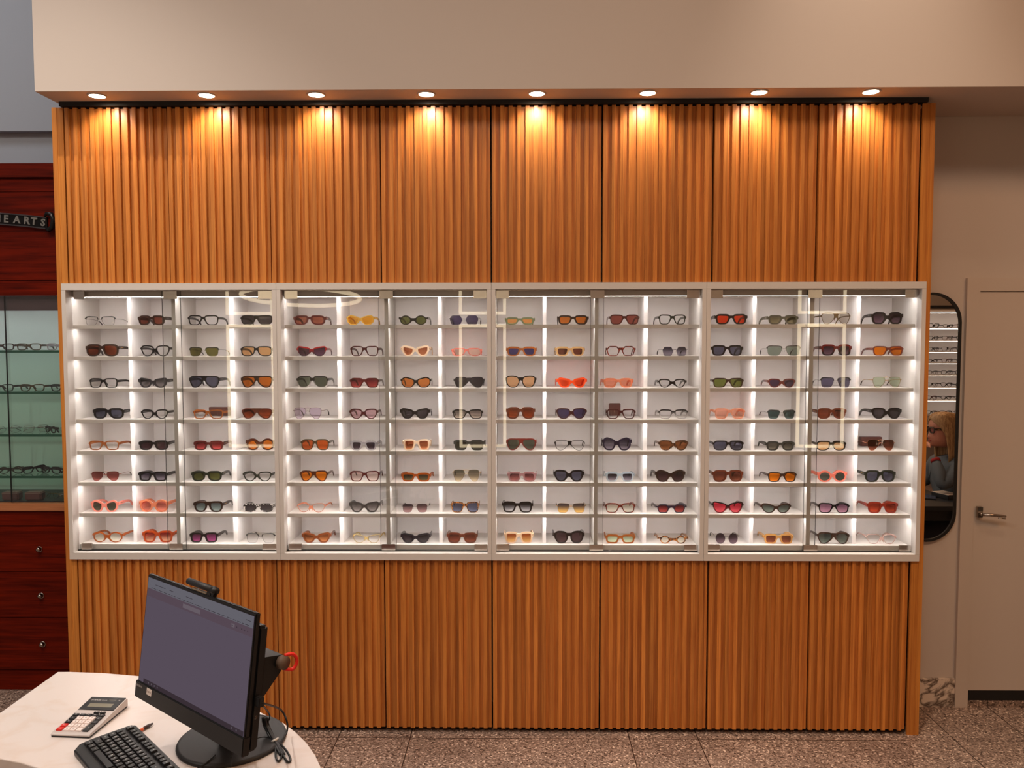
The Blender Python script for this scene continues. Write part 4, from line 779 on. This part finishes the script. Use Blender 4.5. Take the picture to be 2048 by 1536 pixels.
# ------------------------------------------------------------------ all-in-one computer
mon = empty('desktop_computer', (-.775, -1.53, TZ+.0004), 0, 'black all-in-one computer with a greyed screen on the marble table', 'computer')
MP = Matrix.Translation(Vector((-.8019, -1.7119, 1.0495))-Vector(mon.location)) @ Matrix.Rotation(-.6658, 4, 'Z') @ Matrix.Rotation(-.1275, 4, 'X')
def mb_(m, name, mat, parent=None):
    o = m.build(name, mat, parent or mon)
    if parent is None: o.matrix_local = MP
    return o
HW, HH = .245, .1585
m = MB(); m.bbox(-HW, HW, .0006, .0135, -HH+.040, HH, .0025); pan = mb_(m, 'screen_housing', M['blackp'])
m = MB(); m.bbox(-HW-.003, HW+.001, -.0035, .0155, -HH, -HH+.0425, .002); chin = mb_(m, 'lower_bezel', M['blackp'])
m = MB(); m.bbox(-HW+.003, HW-.002, .0136, .040, -HH+.004, HH-.032, .006); mb_(m, 'rear_body', M['blackp'])
SX, SZ0, SZ1 = .2395, -HH+.0435, HH-.0075
def scol(c, s=1.0): return emis('screen', lin(c), s)
m = MB(); m.box(-SX, SX, -.0002, .0005, SZ0, SZ1); scr = mb_(m, 'screen', scol((86, 76, 88)), pan)
def rect(m, x0, x1, z0, z1, y=-.0004): m.add([(x0, y, z0), (x1, y, z0), (x1, y, z1), (x0, y, z1)], [(0, 1, 2, 3)])
H_ = SZ1-SZ0
m = MB(); rect(m, -SX, SX, SZ1-.027, SZ1); mb_(m, 'browser_bar', scol((98, 96, 104)), pan)
m = MB(); rect(m, -SX, SX, SZ1-.047, SZ1-.027); mb_(m, 'toolbar', scol((84, 70, 80)), pan)
m = MB(); rect(m, -.06, .02, SZ1-.042, SZ1-.032, -.0006); rect(m, .155, .168, SZ1-.041, SZ1-.033, -.0006); mb_(m, 'search_field', scol((100, 90, 98)), pan)
m = MB(); rect(m, -SX+.025, SX, SZ0, SZ0+.0115, -.0006); mb_(m, 'taskbar', scol((56, 46, 52)), pan)
m = MB(); random.seed(4); x = -SX+.02
while x < SX-.03:
    l_ = random.uniform(.006, .02); rect(m, x, x+l_, SZ1-.0245, SZ1-.0232, -.0006); x += l_+random.uniform(.002, .008)
mb_(m, 'bookmark_text', scol((52, 46, 52)), pan); m = MB()
for x, l_ in ((-.20, .05), (-.13, .02), (-.05, .03), (.21, .02)): rect(m, x, x+l_, SZ1-.014, SZ1-.0127, -.0006)
mb_(m, 'tab_text', scol((52, 46, 52)), pan); m = MB()
for x in (.157, .175, .195, .207, .219): rect(m, x, x+.004, SZ1-.0385, SZ1-.0362, -.0008)
mb_(m, 'toolbar_icons', scol((58, 48, 56)), pan); m = MB()
for x in (-.19, -.175, -.16, -.145, .19, .21): rect(m, x, x+.004, SZ0+.004, SZ0+.008, -.0008)
mb_(m, 'taskbar_icons', scol((90, 84, 92)), pan)
v, f = text('lenovo', .0115, .02); m = MB(); m.add([(p.x-HW+.0185, -.0041, p.y-HH+.0335) for p in v], f); mb_(m, 'maker_logo', pm('logo_grey', (150, 142, 138), .4), chin)
m = MB(); m.box(-HW+.058, -HW+.082, -.0041, -.0036, -HH+.022, -HH+.0385); st_ = mb_(m, 'paper_sticker', pm('sticker', (222, 206, 196), .7), chin)
v, f = text('OSPT0', .0068, .01); m = MB(); m.add([(p.x-HW+.070, -.0044, p.y-HH+.030) for p in v], f); mb_(m, 'sticker_text', pm('sticker_ink', (130, 100, 88), .7), chin)
# webcam module on the top edge
m = MB(); m.tube([(-.058, .008, HH+.015), (.050, .008, HH+.015)], .0082, 14); m.bbox(.034, .050, .003, .013, HH, HH+.013, .001); wc = mb_(m, 'webcam', M['dkplastic'])
m = MB(); m.tube([(.0505, .008, HH+.014), (.067, .008, HH+.014)], .0092, 14); m.bbox(.052, .064, .003, .013, HH, HH+.010, .001); mb_(m, 'webcam_joint', M['blackp'], wc)
m = MB(); m.bbox(-.035, .033, .002, .012, HH+.0005, HH+.004, .0008); mb_(m, 'webcam_base', pm('webcam_base', (120, 104, 86), .5), wc)
for q in wc.children: q.matrix_local = Matrix.Identity(4)
for q in list(pan.children)+list(chin.children): q.matrix_local = Matrix.Identity(4)
# rear port block, rolled strap and red loop
m = MB(); m.prism([(.041, -.045), (.041, .052), (.088, .050), (.088, .012), (.060, -.022)], .165, .236, axis='x'); pb = mb_(m, 'port_block', M['blackp'])
m = MB(); m.tube([(.236, .084, .034), (.252, .087, .034)], .0155, 16); mb_(m, 'round_cap', pm('round_cap', (96, 76, 62), .6))
m = MB(); P = [(.244, .088, .050), (.250, .104, .052), (.252, .116, .042), (.252, .118, .028), (.250, .110, .016), (.246, .094, .018), (.244, .086, .022)]
m.tube(smooth(P), .0042, 8); mb_(m, 'red_loop', pm('red_strap', (226, 34, 20), .45))
m = MB(); m.tube([(.2415, .026, -.078), (.2430, .026, -.078)], .004, 12); mb_(m, 'power_button', M['nickel'])
m = MB(); m.bbox(.2425, .262, .018, .032, -.050, -.028, .002); mb_(m, 'plug', M['dkplastic'])
# stand
m = MB(); m.lathe([(.139, 0), (.140, .003), (.138, .008), (.130, .0095)], n=56); m.build('stand_base', M['dkplastic'], mon)
m = MB(); a = Vector(MP @ Vector((0, .055, -.03))); m.tube([(0, 0, .009), (a.x*.4+.004, a.y*.4+.006, .10), tuple(a)], [.03, .028, .026], 14); m.build('stand_neck', M['blackp'], mon)
# cables
cbm = MB(); loc = Vector(mon.location)
def tp(px, py, z): p = atZ(px, py, TZ+z+.0012); return p-loc
plug = Vector(MP @ Vector((.262, .026, -.040)))
cbm.tube(smooth([plug, tp(560, 1418, .09), tp(573, 1440, .05), tp(574, 1462, .02), tp(562, 1486, .005), tp(553, 1497, .005)]), .0026, 7)
cbm.tube(smooth([plug+Vector((0, 0, -.004)), tp(540, 1432, .06), tp(532, 1455, .03), tp(547, 1480, .006), tp(553, 1490, .005)]), .0022, 7)
for k, (dx, dy, dz) in enumerate(((0, 0, 0), (3, 0, .003), (6, 1, 0), (-3, 1, .002), (2, 2, .006))):
    cbm.tube(smooth([tp(528+dx, 1434+dy, .055+dz), tp(531+dx, 1449+dy, .03+dz), tp(541+dx, 1470+dy, .012+dz), tp(549+dx*.5, 1482+dy*.5, .006+dz*.5), tp(557+dx, 1497+dy, .005), tp(563+dx, 1508+dy, .004)]), .0032, 6)
cbm.tube(smooth([tp(549, 1484, .005), tp(551, 1500, .004), tp(552, 1515, .003), tp(557, 1522, .003), tp(562, 1516, .003), tp(564, 1505, .004), tp(558, 1495, .005)]), .0028, 7)
cbm.tube(smooth([tp(552, 1484, .007), tp(562, 1500, .004), tp(570, 1517, .003), tp(577, 1524, .003), tp(581, 1519, .003), tp(575, 1504, .003), tp(562, 1489, .006)]), .0028, 7)
cbm.tube(smooth([tp(545, 1478, .006), tp(528, 1474, .016), tp(505, 1480, .05), tp(478, 1496, .05), tp(464, 1512, .03), tp(462, 1535, .012)]), .0014, 6)
cbm.build('cable_bundle', M['blackp'], mon)
m = MB(); m.tube([tp(544, 1484, .006), tp(549.5, 1481, .012), tp(556, 1477.5, .006), tp(550, 1482, .005)], .0045, 6); m.build('white_cable_tie', pm('tie_white', (210, 204, 196), .5), mon)
m = MB()
for k in range(4): m.tube([(-.02+.012*k, -.03, .01+.004*k), (-.03+.01*k, -.05-.01*k, .05), (-.02+.006*k, -.045, .13)], .003, 6)
m.tube([tp(430, 1510, .012), tp(412, 1526, .011), tp(395, 1537, .002)], .002, 6)
m.build('stand_cables', M['blackp'], mon)
# ------------------------------------------------------------------ keyboard
kb = empty('keyboard', (-1.062, -1.478, TZ+.0004), 0, 'black keyboard lying diagonally at the lower photo edge', 'keyboard')
KM = Matrix.Rotation(-R(45.2), 4, 'Z') @ Matrix.Rotation(R(2.2), 4, 'X')
def kbuild(m, name, mat, parent=kb):
    o = m.build(name, mat, parent); 
    if parent is kb: o.matrix_local = Matrix.Translation((0, 0, .0068)) @ KM
    return o
KL, KD = .445, .160
prof = [(.012, 0), (KL-.012, 0), (KL, -.012), (KL, -KD+.028), (KL-.03, -KD), (.03, -KD-.0), (.006, -KD+.02), (0, -KD+.05), (0, -.012)]
m = MB(); m.prism(prof, 0, .0145); body = kbuild(m, 'body', M['blackp']); bv = body.modifiers.new('b', 'BEVEL'); bv.width = .004; bv.segments = 3; bv.limit_method = 'ANGLE'
rows = [(-.020, ['Esc', 'F1', 'F2', 'F3', 'F4', 'F5', 'F6', 'F7', 'F8', 'F9', 'F10', 'F11', 'F12', 'P'], [1.0]+[1.0]*13),
 (-.047, list('`1234567890-=')+['Bk'], [1]*13+[1.9]), (-.066, ['Tab']+list('QWERTYUIOP[]')+['|'], [1.45]+[1]*12+[1.45]), (-.085, ['Caps']+list('ASDFGHJKL;')+["'", 'Ent'], [1.7]+[1]*11+[2.2]),
 (-.104, ['Sh']+list('ZXCVBNM,./')+['Sh'], [2.2]+[1]*10+[2.7]), (-.123, ['Ctrl', 'Fn', 'Alt', '', 'Alt', 'Ctrl'], [1.4, 1.1, 1.3, 5.9, 1.3, 1.4])]
kmesh = {}
keyink = pm('key_ink', (206, 200, 196), .5); keym = pm('key_black', (17, 16, 17), .38)
for zr, labs, wd in rows:
    x = .016; 
    for lb, ww in zip(labs, wd):
        kw = ww*.0190
        if zr == -.020 and lb in ('F1', 'F5', 'F9', 'P'): x += .008
        key = (lb, round(kw, 4))
        if key not in kmesh:
            m = MB(); a, b = kw/2-.0012, .0088; c_, d_ = a-.0022, b-.0018
            vs = [(-a, -b, 0), (a, -b, 0), (a, b, 0), (-a, b, 0), (-c_, -d_, .0075), (c_, -d_, .0075), (c_, d_+.0006, .0075), (-c_, d_+.0006, .0075)]
            m.add(vs, [(0, 3, 2, 1), (4, 5, 6, 7), (0, 1, 5, 4), (1, 2, 6, 5), (2, 3, 7, 6), (3, 0, 4, 7)])
            if lb: v, f = text(lb, .0072 if len(lb) == 1 else .0040, .01); m.add([(p.x-(.0018 if len(lb) == 1 else 0), p.y+.0015, .0077) for p in v], f, 1)
            o = m.build('key', [keym, keyink], kb); kmesh[key] = o.data
        else: o = bpy.data.objects.new('key', kmesh[key]); C.objects.link(o); o.parent = kb
        o.matrix_local = Matrix.Translation((0, 0, .0068)) @ KM @ Matrix.Translation((x+kw/2, zr, .0136)); x += kw
m = MB(); v, f = text('lenovo', .006, .01); m.add([(p.x+.40, p.y-.012, .0147) for p in v], f); kbuild(m, 'maker_logo', keyink)
# ------------------------------------------------------------------ calculator
cl = empty('calculator', (-1.2715, -1.516, TZ+.0004), 0, 'silver and black desk calculator with white and red keys', 'calculator')
CW, CL = .109, .186
sl = .026/CL
CM = Matrix.Rotation(R(-3.6), 4, 'Z')
prof = [(0, .005), (CL, .005), (CL, .024), (CL-.004, .026), (.055, .014), (.004, .011), (0, .008)]
m = MB(); vs = []
for k, (x, ins) in enumerate(((0, .004), (.004, 0), (CW-.004, 0), (CW, .004))): vs += [(x, y, z) for y, z in prof]
n = len(prof); m.add(vs, [tuple(range(n)), tuple(3*n+i for i in range(n-1, -1, -1))]+[(q*n+i, q*n+(i+1) % n, (q+1)*n+(i+1) % n, (q+1)*n+i) for q in range(3) for i in range(n)])
def cbuild(m, name, mat, parent=None):
    o = m.build(name, mat, parent or cl)
    if parent is None: o.matrix_local = CM
    return o
cbuild(m, 'body', [pm('calc_silver', (196, 186, 182), .4)])
m = MB(); m.box(.001, CW-.001, .001, CL-.001, 0, .0049); cbuild(m, 'underside', M['blackp'])
def top(y): return .0112+(y-.004)*(.0028/.051) if y < .055 else .014+(y-.055)*(.012/(CL-.004-.055))
def slab(m, x0, x1, y0, y1, h0, h1, mi=0):
    z0, z1 = top(y0), top(y1); vs = [(x0, y0, z0+h0), (x1, y0, z0+h0), (x1, y1, z1+h0), (x0, y1, z1+h0), (x0+.0006, y0+.0006, z0+h1), (x1-.0006, y0+.0006, z0+h1), (x1-.0006, y1-.0006, z1+h1), (x0+.0006, y1-.0006, z1+h1)]
    m.add(vs, [(3, 2, 1, 0), (4, 5, 6, 7), (0, 1, 5, 4), (1, 2, 6, 5), (2, 3, 7, 6), (3, 0, 4, 7)], mi)
m = MB(); slab(m, .0012, CW-.0035, .119, CL-.0012, 0, .0016); pl = cbuild(m, 'display_panel', M['blackp'])
m = MB(); slab(m, .018, CW-.020, .133, .151, .0016, .0022); cbuild(m, 'lcd', pm('lcd', (122, 116, 98), .3))
m = MB(); slab(m, .062, CW-.024, .164, .175, .0016, .0021); cbuild(m, 'solar_cell', pm('solar', (58, 56, 50), .25))
def ctext(s, size, x, y, h, mat, name):
    v, f = text(s, size, .02); m = MB(); sl_ = (top(y+.004)-top(y-.004))/.008; m.add([(p.x+x, p.y+y, top(y)+p.y*sl_+h) for p in v], f); cbuild(m, name, mat)
ctext('STAPLES', .0078, .025, .168, .0020, keyink, 'maker_name'); ctext('BD-6108', .0042, .050, .168, .0020, keyink, 'model_text'); ctext('M', .006, CW-.015, .169, .0020, keyink, 'corner_mark')
wk = pm('key_white', (236, 220, 214), .45); rk = pm('key_red', (214, 40, 30), .4); bk = pm('key_dark', (30, 28, 30), .4); gi = pm('ink_grey', (120, 108, 104), .5)
K = [('MU', .058, .114, .015, .007, bk), ('MC', .076, .114, .015, .007, bk)]
cols = [.006, .026, .044, .062, .081]
for i, l_ in enumerate(['%', 'MR', 'M-', 'M+', '/']): K.append((l_, cols[i], .098, .016, .010, bk))
for r_, (y, L_) in enumerate(((.080, ['+-', '7', '8', '9', 'x']), (.062, ['>', '4', '5', '6', '-']), (.043, ['C', '1', '2', '3', '+']), (.025, ['AC', '0', '00', '.', '']))):
    for i, l_ in enumerate(L_):
        if r_ == 3 and i == 4: continue
        K.append((l_, cols[i], y, .016, .0145 if not (r_ == 2 and i == 4) else .0145, rk if (i == 0 and r_ >= 2) else bk if i in (0, 4) else wk))
K = [k if not (k[0] == '+' and k[2] == .043) else ('+', cols[4], .025, .016, .0325, bk) for k in K]
for l_, x, y, ww, hh, mt in K:
    m = MB(); slab(m, x, x+ww, y-.013, y-.013+hh, .0003, .0040)
    if l_:
        v, f = text(l_, .0075 if len(l_) == 1 else .0045, .02); cx_, cy_ = x+ww/2, y-.013+hh/2; s_ = (top(cy_+.004)-top(cy_-.004))/.008; m.add([(p.x+cx_, p.y+cy_, top(cy_)+p.y*s_+.0043) for p in v], f, 1)
    cbuild(m, 'key', [mt, gi if mt is wk else keyink])
# pen behind the keyboard
pen = empty('pen', (-1.040, -1.478, TZ+.0055), R(68), 'dark pen with orange barrel poking out behind the keyboard', 'pen')
m = MB(); Mx = Matrix.Rotation(R(90), 4, 'Y'); m.lathe([(.0015, .000), (.0042, .003), (.0048, .008), (.0048, .024), (.0030, .026), (.0032, .031), (.0026, .034)], n=14, M=Mx); m.build('pen_cap', pm('pen_dark', (50, 22, 14), .3), pen)
m = MB(); m.lathe([(.0040, -.012), (.0042, -.004), (.0044, .001)], n=14, M=Mx); m.build('pen_barrel', pm('pen_orange', (226, 96, 30), .35), pen)
# ------------------------------------------------------------------ woman at a black desk, seen in the mirror
dk = empty('black_desk', (2.45, -1.25, 0), 0, 'black desk in front of the seated woman, reflected in the pill mirror', 'desk')
DZ = .785
m = MB(); m.bbox(-.40, .33, -.55, .50, DZ-.03, DZ, .004); m.build('desk_top', M['black'], dk)
m = MB(); m.bbox(-.34, .30, -.45, .42, DZ-.11, DZ-.031, .002); m.build('apron', M['black'], dk)
for x, y in ((-.36, -.5), (.28, -.5), (-.36, .45), (.28, .45)): box('leg', x-.02, x+.02, y-.02, y+.02, 0, DZ-.031, M['black'], dk)
pd = empty('phone', (2.66, -1.02, DZ+.0003), R(25), 'dark phone lying on the black desk in the mirror reflection', 'phone'); MB().bbox(-.035, .035, -.075, .075, 0, .008, .003).build('body', M['blackp'], pd); MB().box(-.032, .032, -.07, .07, .008, .0084).build('screen', pm('phone_screen', (60, 66, 84), .1), pd)
bx_ = empty('document_tray', (2.76, -1.02, DZ+.0003), R(-18), 'black document tray with pale edge beside the woman in the reflection', 'tray'); MB().bbox(-.05, .05, -.07, .07, 0, .03, .003).build('tray', M['blackp'], bx_); box('paper', -.045, .045, -.065, .065, .0303, .034, pm('paper', (200, 180, 160), .8), bx_)
def skin(pts, edges, rad, sub=1):
    me = bpy.data.meshes.new('sk'); me.from_pydata(pts, edges, []); o = bpy.data.objects.new('sk', me); C.objects.link(o)
    md = o.modifiers.new('Skin', 'SKIN'); md.use_smooth_shade = True
    for i, r_ in enumerate(rad): d = me.skin_vertices[0].data[i]; d.radius = (r_, r_) if not isinstance(r_, tuple) else r_
    me.skin_vertices[0].data[0].use_root = True
    s_ = o.modifiers.new('S', 'SUBSURF'); s_.levels = sub; s_.render_levels = sub
    bpy.context.view_layer.update(); r = bpy.data.meshes.new_from_object(o.evaluated_get(bpy.context.evaluated_depsgraph_get()))
    vs = [v.co.copy() for v in r.vertices]; fs = [tuple(p.vertices) for p in r.polygons]; bpy.data.objects.remove(o); bpy.data.meshes.remove(r); return vs, fs
def chain(G, pts, rad, start=None):
    P, E, Q = G; prev = start
    for p, r_ in zip(pts, rad):
        P.append(p); Q.append(r_)
        if prev is not None: E.append((prev, len(P)-1))
        prev = len(P)-1
    return prev
wm = empty('person', (2.92, -1.2, 0), 0, 'blonde person in grey jacket and dark glasses seated in profile, seen in the mirror', 'person')
ox, oy = 2.92, -1.2
q = lambda L_: [(x-ox, y-oy, z) for x, y, z in L_]
def figure(off, arms=True, legs=True, hands=True, neck=True):
    G = ([], [], []); c0 = chain(G, q([(2.92, oy, .53)]), [.115+off]); c1 = chain(G, q([(2.915, oy, .66), (2.895, oy, .80), (2.885, oy, .93)]), [.105+off, .105+off, .115+off], c0)
    if neck: chain(G, q([(2.868, oy, 1.02), (2.858, oy, 1.07), (2.838, oy, 1.13)]), [.05+off, .042+off, .045], c1)
    if arms:
        r_ = chain(G, q([(2.872, -1.05, .985), (2.80, -1.01, .93), (2.722, -1.0, .862), (2.722, -1.03, .95), (2.722, -1.085, 1.02)]), [.048+off, .042+off, .036+off, .032+off, .022+off], c1)
        l_ = chain(G, q([(2.872, -1.35, .985), (2.86, -1.40, .92), (2.83, -1.41, .835), (2.76, -1.36, .825), (2.70, -1.31, .815)]), [.048+off, .042+off, .036+off, .030+off, .022+off], c1)
        if hands:
            h = chain(G, q([(2.718, -1.105, 1.055), (2.716, -1.125, 1.085)]), [.024, .026], r_)
            for k, (dy, L_) in enumerate(((-.024, .9), (-.008, 1.0), (.008, .95), (.022, .75))):
                chain(G, q([(2.708-.004*k, -1.130+dy*.9, 1.102), (2.702, -1.150+dy, 1.102+.022*L_), (2.712, -1.170+dy, 1.102+.030*L_)]), [.0095, .0085, .0075], h)
            chain(G, q([(2.735, -1.12, 1.085), (2.744, -1.14, 1.098), (2.742, -1.155, 1.108)]), [.011, .0095, .008], h)
            h = chain(G, q([(2.665, -1.285, .812), (2.635, -1.27, .812)]), [.024, .026], l_)
            for k, (dy, L_) in enumerate(((-.028, .9), (-.010, 1.0), (.008, .95), (.025, .75))):
                chain(G, q([(2.612, -1.268+dy, .812), (2.588-.004*k*0, -1.262+dy*1.1, .806), (2.568+.02*(1-L_), -1.258+dy*1.1, .797)]), [.0095, .0085, .0075], h)
            chain(G, q([(2.65, -1.245, .808), (2.63, -1.225, .802), (2.612, -1.215, .798)]), [.011, .0095, .008], h)
    if legs:
        for y in (-1.11, -1.29): chain(G, q([(2.90, y, .53), (2.70, y+.01*(1 if y > -1.2 else -1), .535), (2.52, y, .535), (2.50, y, .30), (2.50, y, .11), (2.44, y, .05), (2.38, y, .04)]), [.08+off, .072+off, .058+off, .048+off, .036+off, .034, .028], c0)
    return G
def head():
    m = MB(); cx, cy = 2.822-ox, 0
    L_ = [(1.098, .062, .02, .020), (1.106, .078, .045, .042), (1.125, .080, .060, .056), (1.145, .084, .075, .064), (1.165, .083, .085, .068), (1.190, .082, .092, .071), (1.215, .084, .096, .073), (1.245, .087, .097, .074), (1.275, .080, .090, .070), (1.300, .060, .070, .056), (1.313, .036, .045, .035), (1.319, .010, .012, .010)]
    n = 28; vs = []
    for z, fr, bk_, hw in L_:
        for k in range(n):
            a = 2*math.pi*k/n; c_, s_ = math.cos(a), math.sin(a); x = -c_*(fr if c_ > 0 else bk_); y = s_*hw
            if k in (0, 1, n-1):
                nb = {1.165: .018, 1.190: .011, 1.145: .003, 1.125: .004, 1.106: .004}.get(z, 0); x -= nb*(1 if k == 0 else .35)
            if k in (2, 3, n-2, n-3) and z == 1.215: x += .006
            vs.append((cx+x, cy+y, z))
    fs = [(i*n+k, i*n+(k+1) % n, (i+1)*n+(k+1) % n, (i+1)*n+k) for i in range(len(L_)-1) for k in range(n)]+[tuple(range(n-1, -1, -1)), tuple((len(L_)-1)*n+k for k in range(n))]
    m.add(vs, fs)
    for s_ in (-1, 1): m.lathe([(.004, -.026), (.013, -.012), (.015, .005), (.012, .020), (.003, .028)], cx+.004, s_*.075, 10, M=Matrix.Translation((0, 0, 1.185)))
    return m
vs, fs = skin(*figure(0))
hm = head(); hm.add(vs, fs, 0, True)
skm = pm('skin', (196, 132, 104), .5)
bo = hm.build('body', [skm], wm); rm = bo.modifiers.new('r', 'REMESH'); rm.mode = 'VOXEL'; rm.voxel_size = .0045; rm.use_smooth_shade = True; sm_ = bo.modifiers.new('s', 'SMOOTH'); sm_.iterations = 2; sm_.factor = .5
G = figure(.012, legs=False, hands=False, neck=False); vs, fs = skin(*G); m = MB(); m.add(vs, fs, 0, True); m.build('grey_jacket', pm('jacket', (84, 88, 90), .85, bump=.4, bscale=120), wm)
G = ([], [], []); c0 = chain(G, q([(2.92, oy, .53)]), [.128]); 
for y in (-1.11, -1.29): chain(G, q([(2.90, y, .53), (2.70, y, .535), (2.52, y, .535), (2.50, y, .30), (2.50, y, .12)]), [.088, .078, .066, .056, .046], c0)
vs, fs = skin(*G); m = MB(); m.add(vs, fs, 0, True); m.build('dark_trousers', pm('trousers', (28, 28, 34), .9), wm)
m = MB(); m.tube(q([(2.722, -1.078, 1.012), (2.721, -1.090, 1.026)]), [.031, .030], 16); m.tube(q([(2.712, -1.318, .8175), (2.692, -1.302, .8155)]), [.030, .029], 16); m.build('red_cuffs', pm('cuff_red', (150, 26, 26), .8), wm)
for s_ in (-1, 1):
    MB().lathe([(.001, -.010), (.008, -.006), (.0105, 0), (.008, .006), (.001, .010)], 2.756-ox, s_*.030, 12, M=Matrix.Translation((0, 0, 1.213))).build('eye', pm('eye_white', (210, 200, 190), .2), wm)
MB().tube([(2.7365-ox, -.020, 1.140), (2.7325-ox, 0, 1.141), (2.7365-ox, .020, 1.140)], [.003, .0055, .003], 8).build('lips', pm('lips', (160, 64, 60), .5), wm)
# hair: thick shell over crown and back, long strands at the sides
def hair():
    m = MB(); cx = 2.826-ox; L_ = [(1.332, .02, .02, .02, 0), (1.326, .055, .065, .055, 0), (1.312, .078, .088, .070, 0), (1.290, .090, .102, .082, 0), (1.262, .092, .108, .088, 28), (1.230, .088, .112, .091, 52), (1.190, .080, .114, .093, 66), (1.140, .070, .114, .094, 74), (1.090, .060, .112, .094, 80), (1.040, .05, .108, .094, 84), (1.000, .05, .100, .090, 88)]
    n = 40; 
    def ring(z, fr, bk_, hw, gap, off):
        P = []
        for k in range(n+1):
            a = R(gap)+(2*math.pi-2*R(gap))*k/n; c_, s_ = math.cos(a), math.sin(a); w_ = 1+.02*math.sin(k*2.3+z*40); P.append((cx-c_*(fr+off if c_ > 0 else bk_+off)*w_, s_*(hw+off)*w_, z))
        return P
    for off in (0, -.012):
        vs = []; 
        for l_ in L_: vs += ring(*l_, off)
        m.add(vs, [(i*(n+1)+k, i*(n+1)+k+1, (i+1)*(n+1)+k+1, (i+1)*(n+1)+k) for i in range(len(L_)-1) for k in range(n)], 0, True)
    N1 = len(L_)*(n+1)
    fs = []
    for i in range(len(L_)-1):
        a, b = i*(n+1), (i+1)*(n+1); fs += [(a, b, b+N1, a+N1), (a+n, b+n, b+n+N1, a+n+N1)]
    e = (len(L_)-1)*(n+1); fs += [(e+k, e+k+1, e+k+1+N1, e+k+N1) for k in range(n)]+[tuple(range(n))]
    m.f += fs; m.m += [0]*len(fs); m.sm += [True]*len(fs); return m
M['hair'] = wood('blonde_hair', (118, 84, 52), (196, 156, 104), (90, 90, 6), rough=.5, bump=.6)
hair().build('blonde_hair', M['hair'], wm)
gl = eyewear('eyeglasses', .142, .042, 'square', 'k', 'vdbrown', 'lilac2'); gl.location = (2.728, oy, 1.192); gl.rotation_euler = (R(0), 0, -R(90)); tag(gl, 'dark thick-rimmed eyeglasses worn by the blonde person in the mirror', 'eyeglasses')
ch = empty('office_chair', (2.97, -1.2, 0), 0, 'black office chair under the seated person in the reflection', 'chair'); MB().bbox(-.28, .20, -.24, .24, .345, .392, .02).build('seat', M['blackp'], ch); MB().bbox(.185, .235, -.22, .22, .48, .98, .015).build('backrest', M['blackp'], ch)
m = MB(); m.tube([(-.02, 0, .06), (-.02, 0, .344)], .025, 12); m.build('post', M['nickel'], ch); m = MB(); m.tube([(.21, 0, .50), (.19, 0, .42), (.10, 0, .38)], .02, 8); m.build('back_support', M['blackp'], ch)
m = MB()
for k in range(5): a = R(72*k+20); m.tube([(-.02, 0, .07), (-.02+.26*math.cos(a), .26*math.sin(a), .03)], [.022, .015], 8)
m.build('base', M['blackp'], ch)
